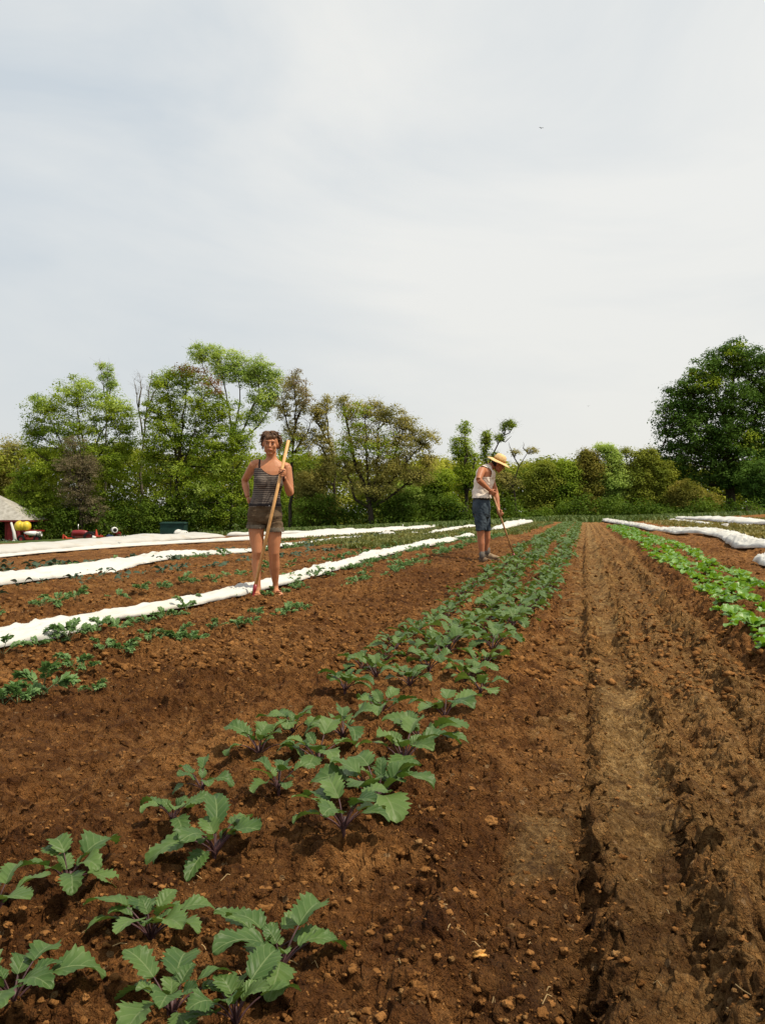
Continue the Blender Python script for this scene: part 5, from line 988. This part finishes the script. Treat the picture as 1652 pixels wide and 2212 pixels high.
# ---- the man
def man():
    g = gp(1042, 1207); ang = math.atan((1045 - PX0) / F); k = .00102; zx = lambda x: (x - 520) * k; zz = lambda y: (1990 - y) * k
    t = empty('person', (g.x, g.y, gtop(g.x, g.y) - .02), TH - ang, 'man in straw hat, pale sleeveless vest and blue shorts, bent over his hoe', 'person')
    mb = MB()
    hsec(mb, [(zx(x), 0, zz(y), rx, ry) for x, y, rx, ry in ((500, 1230, .10, .12), (498, 1180, .125, .155), (497, 1090, .130, .165), (497, 1000, .120, .155), (502, 920, .116, .148), (517, 820, .125, .152), (540, 720, .140, .165), (556, 630, .142, .178), (566, 560, .132, .180), (576, 510, .108, .160), (590, 475, .078, .110), (602, 455, .055, .07))])
    mb.tube([(zx(598), 0, zz(505)), (zx(648), 0, zz(470)), (zx(705), 0, zz(445))], [.068, .060, .058], 14)
    nh = [(zx(480), -.085, zz(1180)), (zx(484), -.09, zz(1330)), (zx(490), -.09, zz(1500)), (zx(492), -.09, zz(1590)), (zx(500), -.09, zz(1670)), (zx(505), -.09, zz(1760)), (zx(510), -.09, zz(1850)), (zx(512), -.09, zz(1940))]
    mb.tube(nh, [(.095, .088), (.082, .080), (.062, .062), (.056, .056), (.056, .054), (.044, .043), (.034, .034), (.036, .036)], 14, ref=(1, 0, 0))
    fh = [(zx(530), .085, zz(1180)), (zx(565), .09, zz(1330)), (zx(590), .10, zz(1500)), (zx(594), .11, zz(1590)), (zx(580), .13, zz(1670)), (zx(580), .14, zz(1750)), (zx(590), .15, zz(1820)), (zx(596), .15, zz(1900))]
    mb.tube(fh, [(.095, .088), (.075, .080), (.052, .060), (.048, .054), (.046, .052), (.038, .042), (.033, .034), (.036, .036)], 14, ref=(1, 0, 0))
    ns, ne, nw = (zx(505), -.185, zz(548)), (zx(458), -.345, zz(690)), (zx(618), -.215, zz(838))
    mb.tube([(zx(540), -.11, zz(540)), ns, Vector(ns).lerp(ne, .4), Vector(ns).lerp(ne, .8), ne], [.060, .066, .058, .048, .044], 14); mb.tube([ne, Vector(ne).lerp(nw, .3), Vector(ne).lerp(nw, .7), nw], [.044, .046, .036, .028], 14)
    fs_, fe, fw = (zx(628), .165, zz(590)), (zx(728), .160, zz(890)), (zx(764), .05, zz(1145))
    mb.tube([(zx(590), .11, zz(550)), fs_, Vector(fs_).lerp(fe, .4), Vector(fs_).lerp(fe, .8), fe], [.055, .058, .052, .046, .043], 14); mb.tube([fe, Vector(fe).lerp(fw, .3), Vector(fe).lerp(fw, .7), fw], [.043, .045, .035, .028], 14)
    top = Vector((zx(662), -.135, zz(868))); bot = Vector((zx(1004), -.06, zz(1862))); ax = (top - bot).normalized(); P_ = lambda py: bot + ax * ((zz(py) - bot.z) / ax.z)
    h1 = P_(888); h2 = P_(1205)
    hand(mb, h1 + Vector((-.010, -.028, .012)), (.75, -.1, -.65), (.25, 1, .1), ax, .19, (60, 80, 60)); mb.tube([nw, h1 + Vector((-.040, -.040, .040))], [.028, .026], 12)
    hand(mb, h2 + Vector((.006, .030, .012)), (.75, -.15, -.65), (-.15, -1, -.1), ax, .19, (60, 80, 60)); mb.tube([fw, h2 + Vector((-.020, .035, .045))], [.028, .026], 12)
    P, M_ = head(mb, (zx(762), -.005, zz(446)), (.90, -.04, -.44), (.44, -.12, .9), 1.06)
    body = remesh(mb, 'body', M_skin2, t, .0052, 4)
    for q in (-1, 1):
        e = MB(); e.ell(P(q * .031, .078, .006), (.012, .006, .0055), M_); eo = e.build('eye', [M_eyew], t, True); i2 = MB(); i2.ell(P(q * .031, .0845, .004), (.005, .003, .005), M_); i2.build('iris', [M_iris], eo, True)
    lp = MB(); lp.tube([P(-.020, .080, -.053), P(0, .089, -.052), P(.020, .080, -.053)], [.002, .0042, .002], 8); lp.build('mouth', [M_lip], t, True)
    hb = MB(); hb.ell(P(0, -.032, .022), (.080, .082, .080), M_, 18, 12); rr = random.Random(4)
    for _ in range(160):
        a = rr.uniform(math.pi * 1.02, math.pi * 1.98); el = rr.uniform(-.6, .3); p = P(.079 * math.cos(el) * math.cos(a), -.03 + .080 * math.cos(el) * math.sin(a), .022 + .078 * math.sin(el)); hb.tube([p, p + (P(0, 0, -.025) - P(0, 0, 0)) + Vector((rr.uniform(-.006, .006), rr.uniform(-.006, .006), 0))], [.005, .002], 4)
    hb.build('hair', [M_hair2], t, True)
    up = (M_ @ Vector((0, 0, 1))).normalized(); hc = P(0, -.012, .062); hm_ = Matrix.Translation(hc) @ M_.to_4x4()
    ht = MB(); n_ = 40; prof = [(.100, .000), (.128, -.004), (.158, -.010), (.192, -.022), (.200, -.030), (.199, -.034), (.190, -.028), (.156, -.015), (.128, -.009), (.100, -.006)]
    ht.lathe(prof + [(.099, -.004)], n_, 0, hm_); cr = [(.099, -.008), (.101, .012), (.097, .045), (.086, .080), (.066, .103), (.038, .114), (.004, .117)]; ht.lathe(cr, n_, 0, hm_)
    for i, p in enumerate(ht.v):
        v = Vector(p); w = mnoise.noise(v * 6.0) * .018; ht.v[i] = tuple(v + up * w)
    hat = ht.build('straw_hat', [M_hat], t, True); bd = MB(); bd.lathe([(.1035, .004), (.1045, .006), (.1030, .032), (.1010, .034)], n_, 0, hm_); bd.build('hat_band', [M_band], hat, True)
    arms = [(ns, ne, .078), (fs_, fe, .070), (ne, nw, .06), (fe, fw, .06)]
    def vest(c):
        if c.z < zz(965): return False
        if any(dseg(c, a, b) < r for a, b, r in arms): return False
        if dseg(c, (zx(620), 0, zz(490)), (zx(760), 0, zz(440))) < .082 or c.x > zx(655) and c.z > zz(540): return False
        if (c - h1).length < .085: return False
        return c.z < zz(455) and not (abs(c.y) > .15 and c.z > zz(640)) and not (c.x > zx(640) and c.z > zz(580) and abs(c.y) < .08)
    garment(body, 'vest', M_shirt, t, vest, lambda c: .010 + .030 * max(0, min(1, (zz(820) - c.z) / .15)), .024, (7, 5, 9), .003, cuts=[((0, 0, zz(965)), (0, 0, 1))], seed=5)
    sb = MB(); hsec(sb, [(zx(x), 0, zz(y), rx, ry) for x, y, rx, ry in ((502, 1260, .13, .16), (499, 1200, .145, .180), (497, 1100, .146, .182), (499, 1020, .136, .170), (500, 978, .128, .162))])
    sb.tube([(zx(482), -.088, zz(1160)), (zx(487), -.092, zz(1300)), (zx(494), -.094, zz(1400)), (zx(497), -.094, zz(1468))], [(.105, .095), (.098, .092), (.088, .090), (.086, .090)], 18, ref=(1, 0, 0)); sb.tube([(zx(530), .088, zz(1160)), (zx(560), .095, zz(1300)), (zx(578), .10, zz(1400)), (zx(588), .105, zz(1475))], [(.100, .095), (.088, .092), (.074, .088), (.066, .085)], 18, ref=(1, 0, 0))
    so = remesh(sb, 'shorts', M_denim, t, .006, 5)
    for v in so.data.vertices:
        c = v.co; v.co = c + v.normal * (.016 * mnoise.noise(Vector((c.x * 9, c.y * 9, c.z * 7 + c.x * 8))) + .006 * mnoise.noise(Vector((c.x * 26 + c.z * 20, c.y * 22, c.z * 26))))
    bl = MB(); hsec(bl, [(zx(500), 0, zz(992), .133, .168), (zx(500), 0, zz(955), .131, .166)]); bl.build('belt', [M_belt], t, True)
    for (x, y, z, dx, sm_, nm) in ((512, -.09, zz(1985), .165, M_shoe2, 'near'), (594, .15, zz(1932), .175, M_shoe, 'far')):
        b0 = Vector((zx(x), y, z)); so_ = MB(); so_.tube([b0 + Vector((0, 0, .20)), b0 + Vector((-.002, 0, .14)), b0 + Vector((0, 0, .07))], [(.043, .042), (.045, .044), (.047, .046)], 14, ref=(1, 0, 0)); so_.build('sock', [M_sock], t, True)
        s_ = MB(); s_.tube([b0 + Vector((-.048, 0, .052)), b0 + Vector((-.02, 0, .062)), b0 + Vector((.03, -.002, .060)), b0 + Vector((.09, -.006, .045)), b0 + Vector((dx - .02, -.01, .036)), b0 + Vector((dx + .02, -.012, .030))], [(.030, .040), (.044, .060), (.045, .058), (.047, .042), (.045, .032), (.024, .018)], 16, ref=(0, 1, 0)); s_.tube([b0 + Vector((-.05, 0, .014)), b0 + Vector((.06, -.004, .012)), b0 + Vector((dx + .025, -.012, .014))], [(.040, .014), (.050, .014), (.034, .012)], 12, ref=(0, 1, 0)); s_.build('boot', [sm_], t, True)
    mw = Matrix.Translation(t.location) @ Matrix.Rotation(t.rotation_euler.z, 4, 'Z'); W = lambda p: mw @ Vector(p); h = empty('hoe', W(bot), 0, 'wooden hoe with a small red stirrup head, used by the man', 'hoe'); o = h.location.copy()
    a_ = MB(); a_.tube([W(bot) - o, W(bot.lerp(top, .5)) - o, W(top + ax * .02) - o], [.0145, .014, .0135], 10); a_.build('handle', [mat('darker_wood', (.34, .18, .075), .5, .4, var=.2, scale=15)], h, True)
    b_ = MB(); b_.tube([W(bot + ax * .05) - o, W(bot - ax * .02) - o, W(bot - ax * .05) - o], [.018, .017, .012], 10); e0 = bot - ax * .045; b_.build('socket', [M_redp], h, True)
    c_ = MB(); c_.tube([W(e0) - o, W(e0 + Vector((-.055, -.02, .0))) - o, W(e0 + Vector((-.062, -.05, -.04))) - o, W(e0 + Vector((.02, -.06, -.075))) - o, W(e0 + Vector((.09, -.03, -.075))) - o, W(e0 + Vector((.085, .0, -.035))) - o, W(e0 + Vector((.03, .0, -.005))) - o, W(e0) - o], [(.010, .010), (.012, .008), (.013, .006), (.014, .005), (.014, .005), (.013, .006), (.012, .008), (.010, .010)], 8); c_.build('blade', [M_redp], h, True)
man()
# ------------------------------------------------------------------ the farmyard on the left, crate, birds
DB = 105.0; U = DB / F
def yb(px): g = at(px, 1160, DB); return float(gz(g.x, g.y))
def fr(px, py, dd=0.0): return at(px, py, DB + dd)
RZ = Matrix.Rotation(TH, 3, 'Z')
M_barn = mat('red_barn_boards', (0.27, 0.035, 0.035), 0.8, 0.2, var=0.25, scale=2.5); M_shing = mat('weathered_shingles', (0.27, 0.255, 0.225), 0.9, 0.1, col2=(0.40, 0.385, 0.35), scale=2.5, bump=.5, bscale=8)
M_dark = mat('dark_interior', (0.02, 0.018, 0.016), 0.9, 0.1, var=.3); M_yel = mat('yellow_plastic', (0.60, 0.45, 0.035), 0.4, 0.4, var=0.08, scale=1.5); M_whitep = mat('white_plastic', (0.75, 0.74, 0.72), 0.5, 0.4, var=.08, scale=2); M_trim = mat('dark_red_trim', (0.16, 0.02, 0.02), .7, .2)
M_orange = mat('orange_red_paint', (0.52, 0.06, 0.03), .5, .4, var=.25, scale=3); M_blue = mat('blue_paint', (0.03, 0.05, 0.14), .5, .4, var=.3, scale=3); M_green = mat('dark_green_tarp', (0.008, 0.035, 0.028), .7, .3, var=.3, scale=1.2); M_chrome = mat('pale_metal', (0.5, 0.5, 0.48), .35, .5, metal=.6, var=.2)
def local(name, px, label, cat, base_py=1169, D=DB):
    b = at(px, base_py, D); t = empty(name, b, TH, label, cat); return t
def barn():
    t = local('barn', 41, 'red wooden barn with grey shingled roof and dark open doorway at the left edge', 'barn'); x = lambda p: (p - 41) * U; z = lambda p: (1169 - p) * U
    for (a, b_, ya, yb_, nm) in ((x(12), x(40), z(1123), -.6, 'wall'), (x(-140), x(-40), z(1123), -.6, 'wall')):
        m = MB(); m.box(((a + b_) / 2, .1, (ya + yb_) / 2), (b_ - a, .2, ya - yb_))
        for q in range(int((b_ - a) / .3) + 1): m.box((a + q * .3, -.015, (ya + yb_) / 2), (.05, .03, ya - yb_ - .02))
        m.build(nm, [M_barn], t)
    m = MB(); m.box((x(40) - .1, 3.2, (z(1123) - .6) / 2), (.2, 6, z(1123) + .6)); m.build('wall', [M_barn], t)
    m = MB(); m.box((x(-14), 5.8, .9), (x(12) - x(-40) + .1, .1, 4.2)); m.build('interior', [M_dark], t)
    m = MB(); m.box((x(13.6), -.03, (z(1123) - .6) / 2), (.22, .06, z(1123) + .58)); m.build('door_frame', [M_trim], t)
    m = MB(); m.box((x(-14), .02, z(1124.5)), (x(12) - x(-40), .16, .18)); m.build('lintel', [M_barn], t)
    m = MB(); e0, e1, r_ = x(-150), x(65), z(1124); h = 3.4; m.add([(e0, -.9, r_), (e1, -.9, r_), (e1, 6.9, r_), (e0, 6.9, r_), (x(-60), 3, r_ + h), (e1 - 5.6, 3, r_ + h)], [(0, 1, 5, 4), (1, 2, 5), (2, 3, 4, 5), (3, 0, 4), (3, 2, 1, 0)])
    rf = m.build('roof', [M_shing], t); m = MB(); m.box(((e0 + e1) / 2, -.93, r_ - .06), (e1 - e0, .05, .20)); m.box((e1 + .03, 3, r_ - .06), (.05, 7.8, .20)); m.build('fascia', [M_trim], rf)
barn()
def leaning():
    b = fr(34, 1171, -3); m = MB(); m.tube([Vector((0, 0, 0)), Vector(fr(31, 1150, -2.6)) - b, Vector(fr(25, 1129, -2.2)) - b], [.22, .17, .12], 12)
    m.tube([Vector((-.2, -.2, .05)), Vector((.05, -.2, .12)), Vector((.25, -.1, .05))], [.16, .2, .12], 10); o = m.build('cover_roll', [M_cloth], None, True); o.location = b; tag(o, 'white rolled-up row cover leaning against the barn beside the yellow tank', 'cloth roll')
leaning()
def wheel(t, c, r, w=.3, ax='y', mr=None):
    m = MB(); Mx = Matrix.Translation(c) @ Matrix.Rotation(R(90), 4, 'X'); m.lathe([(r * .55, -w / 2), (r * .93, -w / 2), (r, -w * .3), (r, w * .3), (r * .93, w / 2), (r * .55, w / 2), (r * .55, -w / 2)], 24, 0, Mx)
    for q in range(16): a = q * math.pi / 8; m.box((c[0] + r * math.cos(a), c[1], c[2] + r * math.sin(a)), (.05, w * .9, .09), Matrix.Rotation(-a, 3, 'Y'))
    o = m.build('wheel', [M_black], t, False); m = MB(); m.lathe([(.04, -w * .35), (r * .5, -w * .3), (r * .58, -w * .42), (r * .58, w * .42), (r * .5, w * .3), (.04, w * .35)], 20, 0, Mx); m.build('rim', [mr or M_redp], o, True)
def sprayer():
    t = local('sprayer_trailer', 62, 'red farm implement trailer carrying the yellow tank next to the barn', 'trailer', 1170, 103); u = 103 / F; x = lambda p: (p - 62) * u; z = lambda p: (1170 - p) * u
    m = MB(); m.box((x(66), .6, z(1146.5)), (x(88) - x(46), 1.6, .16)); m.box((x(43), .2, z(1157)), (.45, 1.2, z(1147) - z(1169))); m.box((x(52), .2, z(1158)), (.12, .12, 1.1)); m.box((x(80), .2, z(1158)), (.12, .12, 1.1)); m.build('frame', [M_redp], t)
    m = MB(); rr = random.Random(2)
    for q in range(16): m.box((x(46 + q * 2.2), rr.uniform(-.3, .5), z(rr.uniform(1158, 1166))), (.10, .1, rr.uniform(.4, .8)), Matrix.Rotation(rr.uniform(-.6, .6), 3, 'Y'))
    m.box((x(64), -.2, z(1163)), (x(80) - x(50), .25, .22)); m.build('tine_bar', [M_orange], t)
    m = MB(); m.tube([(x(56), -.4, z(1150.5)), (x(68), -.4, z(1152)), (x(82), -.4, z(1152))], [.10, .26, .27], 12); m.build('white_hopper', [M_whitep], t, True)
    for q in range(3): 
        m = MB(); Mx = Matrix.Translation((x(86 + q * 3), -.35, z(1153.5))) @ Matrix.Rotation(R(80), 4, 'Y'); m.lathe([(.24, -.04), (.34, -.04), (.34, .04), (.24, .04), (.24, -.04)], 18, 0, Mx); m.build('ring', [M_chrome], t, True)
    wheel(t, (x(50), -.45, .35), .42, .22); wheel(t, (x(84), -.45, .33), .40, .22)
    b = at(50, 1137, 103); t2 = empty('yellow_tank', b, TH, 'bright yellow double-bulged tank resting on the red trailer', 'tank'); m = MB(); m.ell((-.42, 0, 0), (.56, .6, .64), None, 22, 16); m.ell((.42, .05, .02), (.54, .58, .60), None, 22, 16); m.tube([(-.42, 0, 0), (.42, .05, .01)], [.55, .53], 20); m.build('tank_body', [M_yel], t2, True); m = MB(); m.lathe([(.16, 0), (.16, .09), (.12, .1)], 16, 0, Matrix.Translation((-.4, 0, .60))); m.build('cap', [M_yel], t2, True)
    m = MB()
    for xx in (-.42, .42): m.box((xx, 0, -.60), (.16, 1.0, .12))
    m.build('cradle', [M_redp], t2)
sprayer()
def tractor():
    t = local('tractor', 175, 'red tractor with long rounded hood and thin upright exhaust pipe', 'tractor', 1172, 103); u = 103 / F; x = lambda p: (p - 175) * u; z = lambda p: (1172 - p) * u
    m = MB(); m.tube([(x(158), 0, z(1153)), (x(160), 0, z(1152)), (x(176), 0, z(1151.5)), (x(186), 0, z(1152.5)), (x(189), 0, z(1155))], [(.32, .34), (.36, .40), (.37, .42), (.36, .40), (.30, .34)], 8, ref=(0, 1, .42)); m.build('hood', [M_redp], t, True)
    m = MB(); m.box((x(159), 0, z(1158)), (.22, .62, .8)); m.build('grille', [M_trim], t)
    m = MB(); m.box((x(178), 0, z(1161.5)), (x(200) - x(160), .45, .45)); m.build('chassis', [M_rust], t)
    m = MB(); m.tube([(x(170.5), -.1, z(1148)), (x(170.5), -.1, z(1132))], .045, 8); m.build('exhaust_pipe', [M_chrome], t, True)
    m = MB(); m.box((x(196), 0, z(1156)), (.5, .5, .08)); m.box((x(200), 0, z(1152.5)), (.08, .5, .4)); m.build('seat', [M_black], t); m = MB(); m.tube([(x(188), 0, z(1156)), (x(191), 0, z(1150))], .03, 6); Mx = Matrix.Translation((x(191), 0, z(1149.5))) @ Matrix.Rotation(R(-25), 4, 'Y'); m.lathe([(.19, -.02), (.23, -.02), (.23, .02), (.19, .02), (.19, -.02)], 18, 0, Mx); m.build('steering_wheel', [M_black], t, True)
    for y in (-.75, .75): wheel(t, (x(198), y, .62), .68, .32)
    for y in (-.5, .5): wheel(t, (x(161), y, .36), .38, .18)
    m = MB()
    for y in (-.75, .75): m.tube([(x(191), y, z(1160)), (x(194), y, z(1154)), (x(200), y, z(1153)), (x(205), y, z(1156))], [(.20, .03)] * 4, 8, ref=(0, 1, 0))
    m.build('fender', [M_redp], t, True)
tractor()
def loader():
    t = local('loader_attachment', 148, 'orange-red fork loader attachment on the ground in front of the tractor', 'implement', 1172, 101); u = 101 / F; x = lambda p: (p - 148) * u; z = lambda p: (1172 - p) * u; m = MB()
    m.tube([(x(137), 0, z(1168)), (x(138.5), 0, z(1155)), (x(143), 0, z(1160)), (x(147), 0, z(1165))], .09, 6); m.tube([(x(137), 0, z(1155)), (x(136), 0, z(1168))], .07, 6); m.box((x(153), 0, z(1166)), (x(163) - x(143), .9, .28)); m.box((x(150), 0, z(1163)), (.5, .5, .18)); m.build('fork_frame', [M_orange], t)
    m = MB(); m.box((x(140), -.3, z(1169)), (.8, .08, .3)); m.build('plate', [M_redp], t)
loader()
def cone():
    t = local('implement_bar', 216, 'tangle of small red farm implement parts right of the tractor', 'implement', 1170, 102); u = 102 / F; x = lambda p: (p - 216) * u; z = lambda p: (1170 - p) * u; m = MB()
    m.tube([(x(209.5), 0, z(1160)), (x(209), 0, z(1150)), (x(208.5), 0, z(1143.5))], [.16, .11, .04], 8); m.box((x(214), 0, z(1158)), (.9, .25, .16)); m.build('upright', [M_orange], t); m = MB(); rr = random.Random(6)
    for q in range(14): m.tube([(x(206 + q * 1.5), rr.uniform(-.2, .2), z(1168)), (x(206 + q * 1.5 + rr.uniform(-2, 2)), 0, z(rr.uniform(1152, 1161)))], .05, 5)
    m.build('tines', [M_rust], t); m = MB(); m.box((x(229), 0, z(1161)), (x(246) - x(214), .3, .16)); m.build('cross_bar', [M_redp], t); m = MB(); m.box((x(238), -.1, z(1158.5)), (.6, .5, .3)); m.tube([(x(233), -.2, z(1160)), (x(236), -.2, z(1155)), (x(241), -.2, z(1157))], .07, 6); m.build('motor', [M_blue], t)
    m = MB(); m.tube([(x(204), -.4, z(1166)), (x(207), -.4, z(1158))], [.16, .24], 8); m.build('white_sack', [M_whitep], t, True)
cone()
def drum():
    t = local('barrel_cart', 252, 'red cart frame under the white barrel, last of the red machinery', 'cart', 1169, 103); u = 103 / F; x = lambda p: (p - 252) * u; z = lambda p: (1169 - p) * u; m = MB()
    for q in (250, 259): m.tube([(x(q), 0, z(1168)), (x(q + 1), 0, z(1158)), (x(258), 0, z(1148.5))], .10, 6)
    m.box((x(254), 0, z(1151.5)), (.8, .5, .12)); m.box((x(252), 0, z(1162)), (1.2, .5, .14)); m.build('frame', [M_redp], t); wheel(t, (x(247), -.3, .3), .34, .18)
    b = at(247.5, 1145, 103); t2 = empty('barrel', b, TH, 'white barrel with a black round opening lying on the red cart', 'barrel'); Mx = Matrix.Rotation(R(28), 4, 'Z') @ Matrix.Rotation(R(90), 4, 'X'); m = MB(); m.lathe([(.24, .40), (.30, .42), (.34, .36), (.35, .0), (.34, -.34), (.30, -.42), (.05, -.44)], 24, 0, Mx); m.build('shell', [M_whitep], t2, True)
    m = MB(); m.lathe([(.235, .402), (.22, .30), (.02, .28)], 20, 0, Mx); m.build('opening', [M_black], t2, True)
    m = MB()
    for zq in (-.15, .18): m.lathe([(.352, zq - .03), (.362, zq - .03), (.362, zq + .03), (.352, zq + .03)], 24, 0, Mx)
    m.build('hoop', [M_chrome], t2, True)
drum()
def shed():
    t = local('shed', 372, 'dark green tarpaulin shed half hidden in the shade at the foot of the trees', 'shed', 1160, 99); u = 99 / F; x = lambda p: (p - 372) * u; z = lambda p: (1160 - p) * u; m = MB(); m.box((0, .9, z(1145)), (x(398) - x(346), 1.8, z(1130) - z(1162))); m.build('wall', [M_green], t); m = MB(); m.add([(x(344), -.1, z(1131)), (x(400), -.1, z(1131)), (x(400), 2, z(1130)), (x(344), 2, z(1130)), (x(346), .9, z(1127.5)), (x(398), .9, z(1127.5))], [(0, 1, 5, 4), (2, 3, 4, 5), (1, 2, 5), (3, 0, 4), (3, 2, 1, 0)]); m.build('roof', [M_green], t)
    m = MB(); m.tube([(x(403), -.3, z(1163)), (x(403), -.3, z(1146))], .035, 6); o = m.build('marker_stake', [M_whitep], None, True); o.location = t.location; o.rotation_euler.z = TH; tag(o, 'thin pale stake standing just right of the dark green shed', 'stake')
    p = at(870, 1150, 64); p.z = float(gz(p.x, p.y)); m = MB(); m.tube([(0, 0, -.1), (0, 0, .35)], [.03, .02], 6); o = m.build('marker_stake', [M_whitep], None, True); o.location = p; tag(o, 'tiny white stake at the far edge of the flat cover, mid left', 'stake')
shed()
def crate():
    b = at(1627, 1107, 100); t = empty('crate', b, TH + .15, 'weathered brown slatted crate in the grass under the big dark tree', 'crate'); u = 100 / F; M_cr = mat('weathered_crate_wood', (0.20, 0.13, 0.085), .9, .1, col2=(.33, .24, .16), scale=5); b2 = b.copy(); gzb = float(gz(b.x, b.y)) - b.z; w = 25 * u; h = 14 * u
    for nm, y in (('front_side', -.45), ('back_side', .45)):
        m = MB()
        for q in range(4): m.box((0, y, h * (.14 + .24 * q)), (w, .04, h * .17))
        m.build(nm, [M_cr], t)
    m = MB()
    for sx in (-1, 1):
        for y in (-.47, .47): m.box((sx * (w / 2 - .05), y * 1.06, (h + gzb) / 2), (.10, .08, h - gzb))
        for q in range(4): m.box((sx * w / 2, 0, h * (.14 + .24 * q)), (.04, .86, h * .17))
    m.build('posts', [M_cr], t)
crate()
M_bird = mat('dark_bird', (.03, .03, .03), .8, .1)
def bird(px, py, D, rz, lb, s):
    p = at(px, py, D); t = empty('bird', p, rz, lb, 'bird', None); m = MB(); m.tube([(0, -.13, 0), (0, -.06, .01), (0, .03, .01), (0, .10, .0), (0, .17, 0)], [(.005, .005), (.03, .028), (.032, .03), (.012, .012), (.022, .004)], 8, ref=(1, 0, 0)); m.build('body', [M_bird], t, True)
    for q in (-1, 1):
        m = MB(); m.add([(0, -.05, .015), (q * .14, -.07, .075), (q * .30, -.01, .055), (q * .15, .03, .065), (0, .04, .015), (0, -.05, .006), (q * .14, -.07, .068), (q * .30, -.01, .052), (q * .15, .03, .058), (0, .04, .006)], [(0, 1, 2, 3, 4), (9, 8, 7, 6, 5), (0, 5, 6, 1), (1, 6, 7, 2), (2, 7, 8, 3), (3, 8, 9, 4)]); m.build('wing', [M_bird], t)
    t.scale = (s, s, s)
bird(1168.5, 277, 70, TH + .2, 'dark bird high in the sky above the man with the hat', .75)
bird(1270, 877.5, 80, TH - .3, 'tiny dark bird low in the sky left of the big dark tree', .55)
for o in bpy.data.objects:
    if o.type == 'MESH' and o.parent is None and 'label' in o and 'category' not in o and 'kind' not in o: o['category'] = o.name.split('.')[0].replace('_', ' ')
